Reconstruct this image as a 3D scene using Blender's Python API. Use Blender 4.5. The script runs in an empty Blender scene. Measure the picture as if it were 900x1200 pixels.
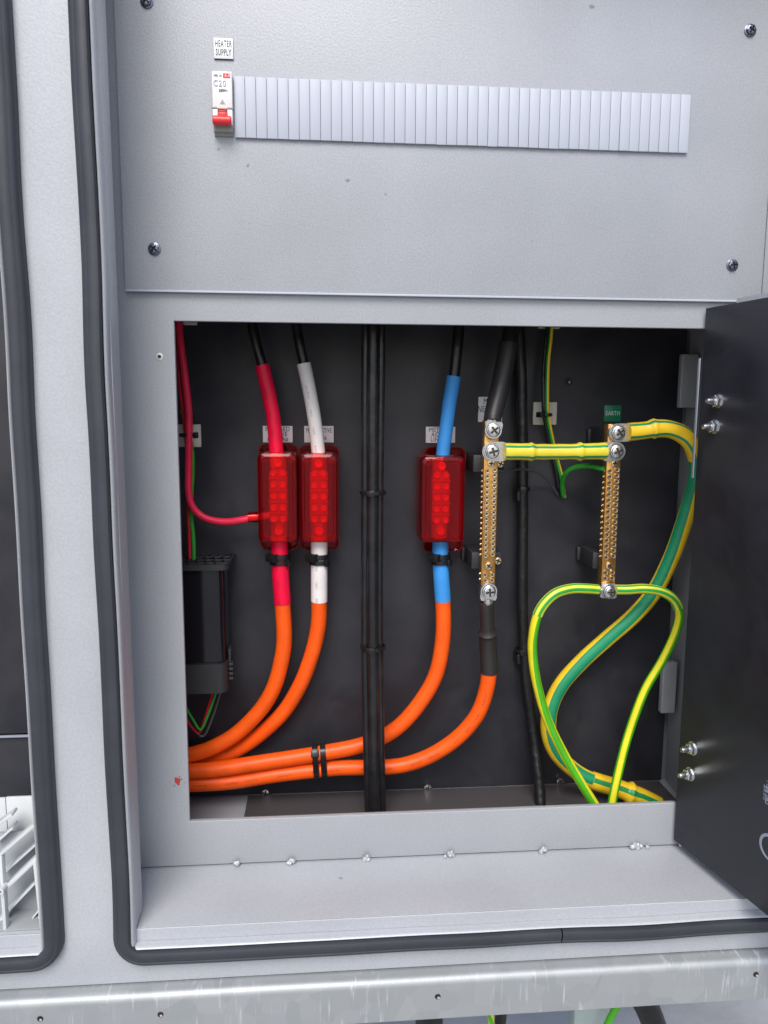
import bpy, bmesh, math, random
from mathutils import Vector, Matrix, noise
random.seed(7)
C = bpy.context.scene.collection
SC = bpy.context.scene

# ------------------------------------------------------------------ camera, sky, sun, exposure
F, D = 880.0, 0.677
def rotm(y, p, r):
    cy, sy, cp, sp, cr, sr = math.cos(y), math.sin(y), math.cos(p), math.sin(p), math.cos(r), math.sin(r)
    B = Matrix(((1, 0, 0), (0, 0, -1), (0, 1, 0)))
    return Matrix(((cr, -sr, 0), (sr, cr, 0), (0, 0, 1))) @ Matrix(((1, 0, 0), (0, cp, -sp), (0, sp, cp))) @ B @ Matrix(((cy, -sy, 0), (sy, cy, 0), (0, 0, 1)))
W2C = rotm(math.radians(4.7018), math.radians(7.6789), math.radians(0.299))
C2W = W2C.transposed()
cam_d = bpy.data.cameras.new('camera'); cam = bpy.data.objects.new('camera', cam_d); C.objects.link(cam)
cam_d.sensor_fit = 'HORIZONTAL'; cam_d.sensor_width = 36.0; cam_d.lens = F / 900 * 36
cam_d.clip_start = 0.01; cam_d.clip_end = 3000
mw = C2W @ Matrix(((1, 0, 0), (0, -1, 0), (0, 0, -1)))
cam.matrix_world = Matrix.Translation((0, -D, 0)) @ mw.to_4x4()
SC.camera = cam
def ray(px, py): return C2W @ Vector((px - 450, py - 600, F))
def at(px, py, Y):
    """world point on the plane Y=const seen at a photo position"""
    d = ray(px, py); t = (Y + D) / d.y
    return Vector((d.x * t, Y, d.z * t))

w = bpy.data.worlds.new('World'); SC.world = w; w.use_nodes = True
nt = w.node_tree; bg = nt.nodes['Background']
sky = nt.nodes.new('ShaderNodeTexSky'); sky.sky_type = 'NISHITA'; sky.sun_disc = False
SUN_EL, SUN_AZ = math.radians(48), math.radians(190)
sky.sun_elevation = SUN_EL; sky.sun_rotation = SUN_AZ; sky.air_density = 1.0; sky.dust_density = 2.2; sky.ozone_density = 1.0
nt.links.new(sky.outputs[0], bg.inputs[0]); bg.inputs[1].default_value = 0.105
sl = bpy.data.lights.new('sun', 'SUN'); sl.energy = 1.7; sl.angle = math.radians(34); sl.color = (1.0, .98, .95)
so = bpy.data.objects.new('sun', sl); C.objects.link(so)
sd = Vector((math.sin(SUN_AZ) * math.cos(SUN_EL), math.cos(SUN_AZ) * math.cos(SUN_EL), math.sin(SUN_EL)))
so.rotation_euler = sd.to_track_quat('Z', 'Y').to_euler()
SC.view_settings.view_transform = 'Standard'; SC.view_settings.look = 'None'
SC.view_settings.exposure = 0.68; SC.view_settings.gamma = 1
SC.render.engine = 'CYCLES'
SC.cycles.transparent_max_bounces = 24; SC.cycles.max_bounces = 10

# ------------------------------------------------------------------ materials
def new_mat(name, col=(.5, .5, .5), rough=.5, metal=0.0, spec=.5, bump=None, var=None, coat=0):
    """bump=(scale, strength, distance); var=(scale, amount, detail)"""
    m = bpy.data.materials.new(name); m.use_nodes = True; t = m.node_tree; n = t.nodes; b = n['Principled BSDF']
    b.inputs['Base Color'].default_value = (*col, 1); b.inputs['Roughness'].default_value = rough
    b.inputs['Metallic'].default_value = metal; b.inputs['Specular IOR Level'].default_value = spec
    if coat: b.inputs['Coat Weight'].default_value = coat; b.inputs['Coat Roughness'].default_value = .15
    tc = n.new('ShaderNodeTexCoord')
    if var:
        nz = n.new('ShaderNodeTexNoise'); nz.inputs['Scale'].default_value = var[0]; nz.inputs['Detail'].default_value = var[2] if len(var) > 2 else 4
        t.links.new(tc.outputs['Object'], nz.inputs['Vector'])
        r = n.new('ShaderNodeMapRange'); r.inputs[1].default_value = .3; r.inputs[2].default_value = .7
        r.inputs[3].default_value = 1 - var[1]; r.inputs[4].default_value = 1 + var[1]
        t.links.new(nz.outputs['Fac'], r.inputs[0])
        mx = n.new('ShaderNodeMix'); mx.data_type = 'RGBA'; mx.blend_type = 'MULTIPLY'; mx.inputs[0].default_value = 1
        mx.inputs[6].default_value = (*col, 1); t.links.new(r.outputs[0], mx.inputs[7]); t.links.new(mx.outputs[2], b.inputs['Base Color'])
    if bump:
        nb = n.new('ShaderNodeTexNoise'); nb.inputs['Scale'].default_value = bump[0]; nb.inputs['Detail'].default_value = 3
        t.links.new(tc.outputs['Object'], nb.inputs['Vector'])
        bp = n.new('ShaderNodeBump'); bp.inputs['Strength'].default_value = bump[1]; bp.inputs['Distance'].default_value = bump[2]
        t.links.new(nb.outputs['Fac'], bp.inputs['Height']); t.links.new(bp.outputs[0], b.inputs['Normal'])
    return m

def powder(name, col, rough=.42, sparkle=.08, scale=520):
    """grey powder coat: orange peel, fine fleck and faint large smudges"""
    m = bpy.data.materials.new(name); m.use_nodes = True; t = m.node_tree; n = t.nodes; L = t.links.new; b = n['Principled BSDF']
    tc = n.new('ShaderNodeTexCoord')
    fine = n.new('ShaderNodeTexNoise'); fine.inputs['Scale'].default_value = scale; fine.inputs['Detail'].default_value = 2
    big = n.new('ShaderNodeTexNoise'); big.inputs['Scale'].default_value = 9; big.inputs['Detail'].default_value = 6
    for q in (fine, big): L(tc.outputs['Object'], q.inputs['Vector'])
    r1 = n.new('ShaderNodeMapRange'); r1.inputs[1].default_value = .3; r1.inputs[2].default_value = .7; r1.inputs[3].default_value = 1 - sparkle; r1.inputs[4].default_value = 1 + sparkle
    r2 = n.new('ShaderNodeMapRange'); r2.inputs[1].default_value = .3; r2.inputs[2].default_value = .7; r2.inputs[3].default_value = .94; r2.inputs[4].default_value = 1.045
    L(fine.outputs['Fac'], r1.inputs[0]); L(big.outputs['Fac'], r2.inputs[0])
    mu = n.new('ShaderNodeMath'); mu.operation = 'MULTIPLY'; L(r1.outputs[0], mu.inputs[0]); L(r2.outputs[0], mu.inputs[1])
    # rare dark specks of dirt
    vo = n.new('ShaderNodeTexNoise'); vo.inputs['Scale'].default_value = 95; vo.inputs['Detail'].default_value = 1; L(tc.outputs['Object'], vo.inputs['Vector'])
    r3 = n.new('ShaderNodeMapRange'); r3.inputs[1].default_value = .80; r3.inputs[2].default_value = .83; r3.inputs[3].default_value = 1; r3.inputs[4].default_value = .55; L(vo.outputs['Fac'], r3.inputs[0])
    mu2 = n.new('ShaderNodeMath'); mu2.operation = 'MULTIPLY'; L(mu.outputs[0], mu2.inputs[0]); L(r3.outputs[0], mu2.inputs[1])
    mx = n.new('ShaderNodeMix'); mx.data_type = 'RGBA'; mx.blend_type = 'MULTIPLY'; mx.inputs[0].default_value = 1
    mx.inputs[6].default_value = (*col, 1); L(mu2.outputs[0], mx.inputs[7]); L(mx.outputs[2], b.inputs['Base Color'])
    r4 = n.new('ShaderNodeMapRange'); r4.inputs[1].default_value = .3; r4.inputs[2].default_value = .7; r4.inputs[3].default_value = rough - .05; r4.inputs[4].default_value = rough + .06
    L(big.outputs['Fac'], r4.inputs[0]); L(r4.outputs[0], b.inputs['Roughness'])
    b.inputs['Metallic'].default_value = .12
    pe = n.new('ShaderNodeTexNoise'); pe.inputs['Scale'].default_value = 520; pe.inputs['Detail'].default_value = 2; L(tc.outputs['Object'], pe.inputs['Vector'])
    bp = n.new('ShaderNodeBump'); bp.inputs['Strength'].default_value = .5; bp.inputs['Distance'].default_value = .00025; L(pe.outputs['Fac'], bp.inputs['Height']); L(bp.outputs[0], b.inputs['Normal'])
    return m

def smudged(name, col, rough=.45, spots=.5, scale=14, spec=.5):
    """dark coated sheet with wiped dust, handling marks and thin scratches"""
    m = bpy.data.materials.new(name); m.use_nodes = True; t = m.node_tree; n = t.nodes; L = t.links.new; b = n['Principled BSDF']
    b.inputs['Specular IOR Level'].default_value = spec
    tc = n.new('ShaderNodeTexCoord')
    a = n.new('ShaderNodeTexNoise'); a.inputs['Scale'].default_value = scale; a.inputs['Detail'].default_value = 7; a.inputs['Roughness'].default_value = .62; a.inputs['Distortion'].default_value = .6
    L(tc.outputs['Object'], a.inputs['Vector'])
    r = n.new('ShaderNodeMapRange'); r.inputs[1].default_value = .35; r.inputs[2].default_value = .75; r.inputs[3].default_value = 0; r.inputs[4].default_value = spots; L(a.outputs['Fac'], r.inputs[0])
    mx = n.new('ShaderNodeMix'); mx.data_type = 'RGBA'; L(r.outputs[0], mx.inputs[0]); mx.inputs[6].default_value = (*col, 1); mx.inputs[7].default_value = (col[0] * 1.9 + .006, col[1] * 1.8 + .006, col[2] * 1.8 + .006, 1)
    # scratches: stretched noise, thresholded
    mp = n.new('ShaderNodeMapping'); mp.inputs['Rotation'].default_value = (0, .9, 0); mp.inputs['Scale'].default_value = (260, 260, 12); L(tc.outputs['Object'], mp.inputs['Vector'])
    s = n.new('ShaderNodeTexNoise'); s.inputs['Scale'].default_value = 1; s.inputs['Detail'].default_value = 2; L(mp.outputs[0], s.inputs['Vector'])
    sr = n.new('ShaderNodeMapRange'); sr.inputs[1].default_value = .79; sr.inputs[2].default_value = .86; L(s.outputs['Fac'], sr.inputs[0])
    mx2 = n.new('ShaderNodeMix'); mx2.data_type = 'RGBA'; L(sr.outputs[0], mx2.inputs[0]); L(mx.outputs[2], mx2.inputs[6]); mx2.inputs[7].default_value = (.12, .12, .125, 1); L(mx2.outputs[2], b.inputs['Base Color'])
    rr = n.new('ShaderNodeMapRange'); rr.inputs[1].default_value = .3; rr.inputs[2].default_value = .7; rr.inputs[3].default_value = rough - .1; rr.inputs[4].default_value = rough + .12; L(a.outputs['Fac'], rr.inputs[0]); L(rr.outputs[0], b.inputs['Roughness'])
    pe = n.new('ShaderNodeTexNoise'); pe.inputs['Scale'].default_value = 500; L(tc.outputs['Object'], pe.inputs['Vector'])
    bp = n.new('ShaderNodeBump'); bp.inputs['Strength'].default_value = .35; bp.inputs['Distance'].default_value = .0002; L(pe.outputs['Fac'], bp.inputs['Height']); L(bp.outputs[0], b.inputs['Normal'])
    return m

def stripe_mat(name, stops, rough=.42, spec=.5, bumpy=.15):
    """insulation coloured by its angle round the core (UV.x); stops = [(u, colour)], constant"""
    m = bpy.data.materials.new(name); m.use_nodes = True; t = m.node_tree; n = t.nodes; L = t.links.new; b = n['Principled BSDF']
    uv = n.new('ShaderNodeTexCoord'); sp = n.new('ShaderNodeSeparateXYZ'); L(uv.outputs['UV'], sp.inputs[0])
    fr = n.new('ShaderNodeMath'); fr.operation = 'FRACT'; L(sp.outputs[0], fr.inputs[0])
    cr = n.new('ShaderNodeValToRGB'); cr.color_ramp.interpolation = 'CONSTANT'; L(fr.outputs[0], cr.inputs[0])
    e = cr.color_ramp.elements; e[0].position = 0; e[0].color = (*stops[0][1], 1); e[1].position = stops[1][0]; e[1].color = (*stops[1][1], 1)
    for p, c in stops[2:]:
        k = e.new(p); k.color = (*c, 1)
    nz = n.new('ShaderNodeTexNoise'); nz.inputs['Scale'].default_value = 60; nz.inputs['Detail'].default_value = 5; L(uv.outputs['Object'], nz.inputs['Vector'])
    r = n.new('ShaderNodeMapRange'); r.inputs[1].default_value = .3; r.inputs[2].default_value = .7; r.inputs[3].default_value = .88; r.inputs[4].default_value = 1.06; L(nz.outputs['Fac'], r.inputs[0])
    mx = n.new('ShaderNodeMix'); mx.data_type = 'RGBA'; mx.blend_type = 'MULTIPLY'; mx.inputs[0].default_value = 1; L(cr.outputs[0], mx.inputs[6]); L(r.outputs[0], mx.inputs[7]); L(mx.outputs[2], b.inputs['Base Color'])
    b.inputs['Roughness'].default_value = rough; b.inputs['Specular IOR Level'].default_value = spec
    nb = n.new('ShaderNodeTexNoise'); nb.inputs['Scale'].default_value = 160; L(uv.outputs['Object'], nb.inputs['Vector'])
    bp = n.new('ShaderNodeBump'); bp.inputs['Strength'].default_value = bumpy; bp.inputs['Distance'].default_value = .0006; L(nb.outputs['Fac'], bp.inputs['Height']); L(bp.outputs[0], b.inputs['Normal'])
    return m

def insul(name, col, rough=.42, print_u=None, print_col=(.02, .02, .02), dirt=.5):
    """single-colour insulation with scuffs; optional line of small print running along at angle print_u"""
    m = bpy.data.materials.new(name); m.use_nodes = True; t = m.node_tree; n = t.nodes; L = t.links.new; b = n['Principled BSDF']
    tc = n.new('ShaderNodeTexCoord')
    nz = n.new('ShaderNodeTexNoise'); nz.inputs['Scale'].default_value = 45; nz.inputs['Detail'].default_value = 6; L(tc.outputs['Object'], nz.inputs['Vector'])
    r = n.new('ShaderNodeMapRange'); r.inputs[1].default_value = .3; r.inputs[2].default_value = .7; r.inputs[3].default_value = .86; r.inputs[4].default_value = 1.06; L(nz.outputs['Fac'], r.inputs[0])
    mx = n.new('ShaderNodeMix'); mx.data_type = 'RGBA'; mx.blend_type = 'MULTIPLY'; mx.inputs[0].default_value = 1; mx.inputs[6].default_value = (*col, 1); L(r.outputs[0], mx.inputs[7])
    out = mx.outputs[2]
    sc = n.new('ShaderNodeTexNoise'); sc.inputs['Scale'].default_value = 1; sc.inputs['Detail'].default_value = 4
    mp = n.new('ShaderNodeMapping'); mp.inputs['Scale'].default_value = (22, 45, 1); L(tc.outputs['UV'], mp.inputs['Vector']); L(mp.outputs[0], sc.inputs['Vector'])
    s2 = n.new('ShaderNodeMapRange'); s2.inputs[1].default_value = .66; s2.inputs[2].default_value = .76; s2.inputs[3].default_value = 0; s2.inputs[4].default_value = dirt; L(sc.outputs['Fac'], s2.inputs[0])
    m3 = n.new('ShaderNodeMix'); m3.data_type = 'RGBA'; L(s2.outputs[0], m3.inputs[0]); L(out, m3.inputs[6]); m3.inputs[7].default_value = (col[0] * .35, col[1] * .35, col[2] * .35, 1); out = m3.outputs[2]
    if print_u is not None:
        sp = n.new('ShaderNodeSeparateXYZ'); L(tc.outputs['UV'], sp.inputs[0])
        su = n.new('ShaderNodeMath'); su.operation = 'SUBTRACT'; L(sp.outputs[0], su.inputs[0]); su.inputs[1].default_value = print_u
        ab = n.new('ShaderNodeMath'); ab.operation = 'ABSOLUTE'; L(su.outputs[0], ab.inputs[0])
        lt = n.new('ShaderNodeMath'); lt.operation = 'LESS_THAN'; L(ab.outputs[0], lt.inputs[0]); lt.inputs[1].default_value = .022
        m4 = n.new('ShaderNodeMapping'); m4.inputs['Scale'].default_value = (120, 900, 1); L(tc.outputs['UV'], m4.inputs['Vector'])
        ch = n.new('ShaderNodeTexNoise'); ch.inputs['Scale'].default_value = 1; ch.inputs['Detail'].default_value = 1; L(m4.outputs[0], ch.inputs['Vector'])
        gt = n.new('ShaderNodeMath'); gt.operation = 'GREATER_THAN'; L(ch.outputs['Fac'], gt.inputs[0]); gt.inputs[1].default_value = .54
        # words: gaps along the length
        m5 = n.new('ShaderNodeMapping'); m5.inputs['Scale'].default_value = (0, 55, 1); L(tc.outputs['UV'], m5.inputs['Vector'])
        wd = n.new('ShaderNodeTexNoise'); wd.inputs['Scale'].default_value = 1; wd.inputs['Detail'].default_value = 0; L(m5.outputs[0], wd.inputs['Vector'])
        g2 = n.new('ShaderNodeMath'); g2.operation = 'GREATER_THAN'; L(wd.outputs['Fac'], g2.inputs[0]); g2.inputs[1].default_value = .52
        a1 = n.new('ShaderNodeMath'); a1.operation = 'MULTIPLY'; L(lt.outputs[0], a1.inputs[0]); L(gt.outputs[0], a1.inputs[1])
        a2 = n.new('ShaderNodeMath'); a2.operation = 'MULTIPLY'; L(a1.outputs[0], a2.inputs[0]); L(g2.outputs[0], a2.inputs[1])
        a3 = n.new('ShaderNodeMath'); a3.operation = 'MULTIPLY'; L(a2.outputs[0], a3.inputs[0]); a3.inputs[1].default_value = .7
        m6 = n.new('ShaderNodeMix'); m6.data_type = 'RGBA'; L(a3.outputs[0], m6.inputs[0]); L(out, m6.inputs[6]); m6.inputs[7].default_value = (*print_col, 1); out = m6.outputs[2]
    L(out, b.inputs['Base Color']); b.inputs['Roughness'].default_value = rough; b.inputs['Specular IOR Level'].default_value = .3
    nb = n.new('ShaderNodeTexNoise'); nb.inputs['Scale'].default_value = 120; nb.inputs['Detail'].default_value = 4; L(tc.outputs['Object'], nb.inputs['Vector'])
    bp = n.new('ShaderNodeBump'); bp.inputs['Strength'].default_value = .25; bp.inputs['Distance'].default_value = .0006; L(nb.outputs['Fac'], bp.inputs['Height']); L(bp.outputs[0], b.inputs['Normal'])
    return m

def clear_red(name):
    """see-through red moulding"""
    m = bpy.data.materials.new(name); m.use_nodes = True; t = m.node_tree; n = t.nodes; L = t.links.new
    n.remove(n['Principled BSDF']); o = n['Material Output']
    tr = n.new('ShaderNodeBsdfTransparent'); tr.inputs[0].default_value = (1.0, .012, .035, 1)
    df = n.new('ShaderNodeBsdfDiffuse'); df.inputs[0].default_value = (.9, .0, .02, 1)
    tl = n.new('ShaderNodeBsdfTranslucent'); tl.inputs[0].default_value = (.95, .0, .03, 1)
    a1 = n.new('ShaderNodeMixShader'); a1.inputs[0].default_value = .5; L(df.outputs[0], a1.inputs[1]); L(tl.outputs[0], a1.inputs[2])
    a = n.new('ShaderNodeMixShader'); a.inputs[0].default_value = .08; L(tr.outputs[0], a.inputs[1]); L(a1.outputs[0], a.inputs[2])
    g = n.new('ShaderNodeBsdfGlossy'); g.inputs['Color'].default_value = (1, 1, 1, 1); g.inputs['Roughness'].default_value = .06
    fr = n.new('ShaderNodeFresnel'); fr.inputs[0].default_value = 1.32
    tc = n.new('ShaderNodeTexCoord'); nb = n.new('ShaderNodeTexNoise'); nb.inputs['Scale'].default_value = 70; L(tc.outputs['Object'], nb.inputs['Vector'])
    bp = n.new('ShaderNodeBump'); bp.inputs['Strength'].default_value = .3; bp.inputs['Distance'].default_value = .0008; L(nb.outputs['Fac'], bp.inputs['Height']); L(bp.outputs[0], g.inputs['Normal'])
    x = n.new('ShaderNodeMixShader'); L(fr.outputs[0], x.inputs[0]); L(a.outputs[0], x.inputs[1]); L(g.outputs[0], x.inputs[2]); L(x.outputs[0], o.inputs[0])
    return m

def galv(name):
    m = bpy.data.materials.new(name); m.use_nodes = True; t = m.node_tree; n = t.nodes; L = t.links.new; b = n['Principled BSDF']
    tc = n.new('ShaderNodeTexCoord')
    vo = n.new('ShaderNodeTexVoronoi'); vo.inputs['Scale'].default_value = 55; L(tc.outputs['Object'], vo.inputs['Vector'])
    bw = n.new('ShaderNodeRGBToBW'); L(vo.outputs['Color'], bw.inputs[0])
    mp = n.new('ShaderNodeMapping'); mp.inputs['Rotation'].default_value = (0, -.5, 0); mp.inputs['Scale'].default_value = (320, 60, 28); L(tc.outputs['Object'], mp.inputs['Vector'])
    st = n.new('ShaderNodeTexNoise'); st.inputs['Scale'].default_value = 1; st.inputs['Detail'].default_value = 4; L(mp.outputs[0], st.inputs['Vector'])
    big = n.new('ShaderNodeTexNoise'); big.inputs['Scale'].default_value = 11; big.inputs['Detail'].default_value = 4; L(tc.outputs['Object'], big.inputs['Vector'])
    th = n.new('ShaderNodeMapRange'); th.inputs[1].default_value = .58; th.inputs[2].default_value = .75; L(st.outputs['Fac'], th.inputs[0])
    bm_ = n.new('ShaderNodeMapRange'); bm_.inputs[1].default_value = .45; bm_.inputs[2].default_value = .65; L(big.outputs['Fac'], bm_.inputs[0])
    sm = n.new('ShaderNodeMath'); sm.operation = 'MULTIPLY'; L(th.outputs[0], sm.inputs[0]); L(bm_.outputs[0], sm.inputs[1])
    mx = n.new('ShaderNodeMix'); mx.data_type = 'RGBA'; L(bw.outputs[0], mx.inputs[0]); mx.inputs[6].default_value = (.35, .37, .38, 1); mx.inputs[7].default_value = (.41, .43, .44, 1)
    m2 = n.new('ShaderNodeMix'); m2.data_type = 'RGBA'; L(sm.outputs[0], m2.inputs[0]); L(mx.outputs[2], m2.inputs[6]); m2.inputs[7].default_value = (.75, .76, .77, 1); L(m2.outputs[2], b.inputs['Base Color'])
    b.inputs['Metallic'].default_value = .45
    rr = n.new('ShaderNodeMapRange'); rr.inputs[3].default_value = .40; rr.inputs[4].default_value = .60; L(st.outputs['Fac'], rr.inputs[0]); L(rr.outputs[0], b.inputs['Roughness'])
    bp = n.new('ShaderNodeBump'); bp.inputs['Strength'].default_value = .35; bp.inputs['Distance'].default_value = .0004; L(st.outputs['Fac'], bp.inputs['Height']); L(bp.outputs[0], b.inputs['Normal'])
    return m

YEL, GRN = (.90, .58, .02), (.01, .26, .08)
YELB, GRNB = (.74, .66, .015), (.07, .40, .012)
LEM = (.80, .66, .04); TEAL = (.01, .27, .12)
M = dict(
    paint=powder('grey_powder_coat', (.44, .455, .488), sparkle=.055),
    cover=powder('grey_cover_coat', (.385, .398, .43), rough=.40, sparkle=.10, scale=760),
    inner=powder('inner_frame_coat', (.375, .388, .415), rough=.42, sparkle=.06),
    dark=smudged('black_back_sheet', (.022, .023, .029), rough=.46, spots=.75),
    doorblack=smudged('black_door_sheet', (.015, .016, .022), rough=.47, spots=.8, scale=11),
    gland=smudged('brown_gland_sheet', (.075, .068, .071), rough=.36, spots=.1),
    rubber=new_mat('grey_rubber', (.036, .039, .050), .5, bump=(40, .5, .001), var=(25, .15)),
    orange=insul('orange_insulation', (.95, .110, .008), .38, dirt=.35),
    orange_print=insul('orange_insulation_printed', (.95, .110, .008), .38, print_u=.03, dirt=.35),
    red=insul('red_sleeve', (.86, .004, .050), .4, print_u=.05),
    redwire=insul('pink_red_wire', (.80, .022, .075), .38),
    redthin=insul('thin_red_wire', (.5, .006, .02), .4),
    white=insul('white_sleeve', (.84, .80, .78), .42, print_u=.05, dirt=0),
    blue=insul('blue_sleeve', (.05, .30, .74), .42),
    black=new_mat('black_cable', (.013, .013, .015), .30, bump=(90, .6, .0012), var=(70, .4)),
    shrink=new_mat('black_heat_shrink', (.028, .024, .024), .42, bump=(60, .3, .001)),
    conduit=new_mat('black_conduit', (.010, .010, .011), .38, bump=(90, .8, .002)),
    tie=new_mat('black_nylon', (.010, .010, .011), .32, bump=(300, .2, .0003)),
    plastic=new_mat('black_plastic', (.008, .008, .011), .12, bump=(20, .1, .001)),
    plastic_matt=new_mat('grey_black_plastic', (.022, .022, .025), .5, bump=(300, .4, .0004)),
    earthmain=stripe_mat('earth_insulation', [(0, TEAL), (.115, YEL), (.55, YEL), (.885, TEAL)], .4),
    sleeve=stripe_mat('earth_sleeve', [(0, YEL), (.075, TEAL), (.130, YEL), (.835, TEAL), (.89, YEL)], .38, bumpy=.3),
    sleeve1=stripe_mat('earth_sleeve_wide', [(0, GRN), (.04, YEL), (.20, YEL), (.955, GRN)], .38),
    jump=stripe_mat('jumper_sleeve', [(0, LEM), (.082, TEAL), (.135, LEM), (.865, TEAL), (.918, LEM)], .36, bumpy=.3),
    loop_sleeve=stripe_mat('loop_sleeve', [(0, (.03, .35, .06)), (.05, (.72, .72, .05)), (.15, (.03, .35, .06)), (.22, (.72, .72, .05)), (.80, (.03, .35, .06)), (.87, (.72, .72, .05)), (.95, (.03, .35, .06))], .38),
    loop=stripe_mat('loop_insulation', [(0, GRNB), (.115, YELB), (.55, YELB), (.885, GRNB)], .35),
    loop2=stripe_mat('loop_insulation_turned', [(0, GRNB), (.40, YELB), (.55, YELB), (.60, GRNB)], .35),
    thingy=stripe_mat('thin_earth', [(0, YEL), (.14, (.02, .3, .03)), (.5, (.02, .3, .03)), (.62, YEL)], .35),
    thing_green=insul('thin_green', (.03, .32, .03), .35),
    greywire=new_mat('grey_wire', (.06, .07, .075), .4),
    brass=new_mat('brass', (.60, .32, .09), .28, metal=.85, bump=(150, .3, .0005), var=(90, .2)),
    brass_screw=new_mat('plated_brass_screw', (.78, .62, .40), .22, metal=.9),
    recess=new_mat('shaded_recess', (.10, .085, .07), .5, metal=.5),  # shade of slots, screw centres and washer gaps put into the colour
    tinb=new_mat('bright_terminal', (.95, .93, .9), .30, metal=.25),
    hole=new_mat('dark_recess', (.02, .015, .01), .7),  # near-black colour stands in for the shade inside holes and slots
    zinc=new_mat('bright_zinc', (.74, .75, .76), .20, metal=.95, bump=(400, .3, .0003), var=(120, .15)),
    lug=new_mat('tinned_copper', (.62, .62, .61), .33, metal=.9, bump=(200, .4, .0006), var=(90, .2)),
    dscrew=new_mat('dark_zinc_screw', (.16, .17, .22), .25, metal=.9),
    label_white=new_mat('white_label', (.82, .82, .84), .4, var=(40, .05)),
    label_edge=new_mat('label_core', (.02, .02, .03), .5),
    label_green=new_mat('green_label', (.008, .20, .09), .35),
    ink=new_mat('black_engraving', (.02, .02, .025), .6),
    wink=new_mat('white_engraving', (.75, .78, .76), .6),
    dink=new_mat('pale_print', (.30, .34, .42), .5),
    blank=new_mat('pale_grey_plastic', (.47, .50, .575), .5, var=(14, .04), bump=(200, .1, .0003)),
    blankbase=new_mat('blank_joint', (.30, .32, .38), .5),
    mcb=new_mat('white_breaker_plastic', (.82, .80, .78), .35),
    mcbgrey=new_mat('grey_breaker_plastic', (.30, .32, .31), .4),
    mcbred=new_mat('red_toggle', (.80, .035, .035), .3),
    clear=clear_red('clear_red_plastic'),
    tin=new_mat('tinned_terminal', (.60, .46, .36), .38, metal=.2, bump=(150, .3, .0006)),
    mount=new_mat('off_white_mount', (.60, .57, .50), .45, var=(60, .08)),
    rack=new_mat('light_grey_rack', (.60, .62, .63), .4, var=(30, .05)),
    rackdark=new_mat('rack_web', (.33, .345, .36), .45, var=(30, .05)),
    weld=new_mat('weld_spatter', (.55, .57, .60), .34, metal=.4, bump=(500, .9, .001)),
    rust=new_mat('red_scuff', (.42, .05, .03), .7),
    bare=new_mat('bare_metal_edge', (.75, .73, .70), .35, metal=.6),
    galv=galv('galvanised_steel'),
    conc=new_mat('concrete', (.34, .335, .33), .85, bump=(60, .5, .003), var=(6, .2)),
    greenish=new_mat('green_grey_plate', (.36, .43, .42), .5, var=(30, .1)),
)

# ------------------------------------------------------------------ mesh helpers
def link(name, me, mat, parent=None):
    o = bpy.data.objects.new(name, me); C.objects.link(o)
    if mat is not None and not me.materials: me.materials.append(mat)
    if parent is not None: o.parent = parent
    return o
def from_bm(name, bm, mat, parent=None, smooth=True, loc=None):
    bmesh.ops.recalc_face_normals(bm, faces=bm.faces)
    me = bpy.data.meshes.new(name); bm.to_mesh(me); bm.free()
    if smooth:
        me.shade_smooth()
        try: me.set_sharp_from_angle(angle=math.radians(35))
        except Exception: pass
    o = link(name, me, mat, parent)
    if loc is not None: o.location = loc
    return o
def tag(o, label=None, cat=None, group=None, kind=None):
    if label: o['label'] = label
    if cat: o['category'] = cat
    if group: o['group'] = group
    if kind: o['kind'] = kind
    return o
def empty(name, loc, label, cat, group=None):
    o = bpy.data.objects.new(name, None); C.objects.link(o); o.location = loc; o.empty_display_size = .01
    return tag(o, label, cat, group)
def keep(o, parent):
    """parent without moving (parents are unrotated empties)"""
    o.parent = parent; o.location = Vector(o.location) - Vector(parent.location); return o
def bm_box(bm, c, s, rot=None, bev=0, seg=2):
    t = bmesh.new(); bmesh.ops.create_cube(t, size=1)
    for v in t.verts: v.co = Vector((v.co.x * s[0], v.co.y * s[1], v.co.z * s[2]))
    if bev: bmesh.ops.bevel(t, geom=list(t.edges), offset=bev, segments=seg, affect='EDGES', profile=.5)
    for v in t.verts:
        if rot is not None: v.co = rot @ v.co
        v.co += Vector(c)
    me = bpy.data.meshes.new('t'); t.to_mesh(me); t.free(); bm.from_mesh(me); bpy.data.meshes.remove(me)
def box(name, x0, x1, y0, y1, z0, z1, mat, parent=None, bev=.0008, seg=2):
    bm = bmesh.new(); bm_box(bm, ((x0 + x1) / 2, (y0 + y1) / 2, (z0 + z1) / 2), (x1 - x0, y1 - y0, z1 - z0), bev=bev, seg=seg)
    return from_bm(name, bm, mat, parent)
def bm_lathe(bm, prof, n=20, origin=(0, 0, 0), axis=(0, -1, 0), sx=1, sz=1):
    """prof: [(radius, height)] revolved about axis; height along axis"""
    q = Vector((0, 0, 1)).rotation_difference(Vector(axis)); rings = []
    for r, h in prof:
        if r < 1e-7: rings.append([bm.verts.new(q @ Vector((0, 0, h)) + Vector(origin))]); continue
        rings.append([bm.verts.new(q @ Vector((r * math.cos(2 * math.pi * k / n), r * math.sin(2 * math.pi * k / n), h)) + Vector(origin)) for k in range(n)])
    for a, b in zip(rings, rings[1:]):
        for k in range(n):
            k2 = (k + 1) % n
            va = [a[0]] if len(a) == 1 else [a[k], a[k2]]; vb = [b[0]] if len(b) == 1 else [b[k2], b[k]]
            vs = va + vb
            if len(vs) >= 3: bm.faces.new(vs)
def bm_hex(bm, r, h0, h1, origin, axis):
    bm_lathe(bm, [(0, h0), (r, h0), (r, h1 - r * .12), (r * .86, h1), (0, h1)], 6, origin, axis)
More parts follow.
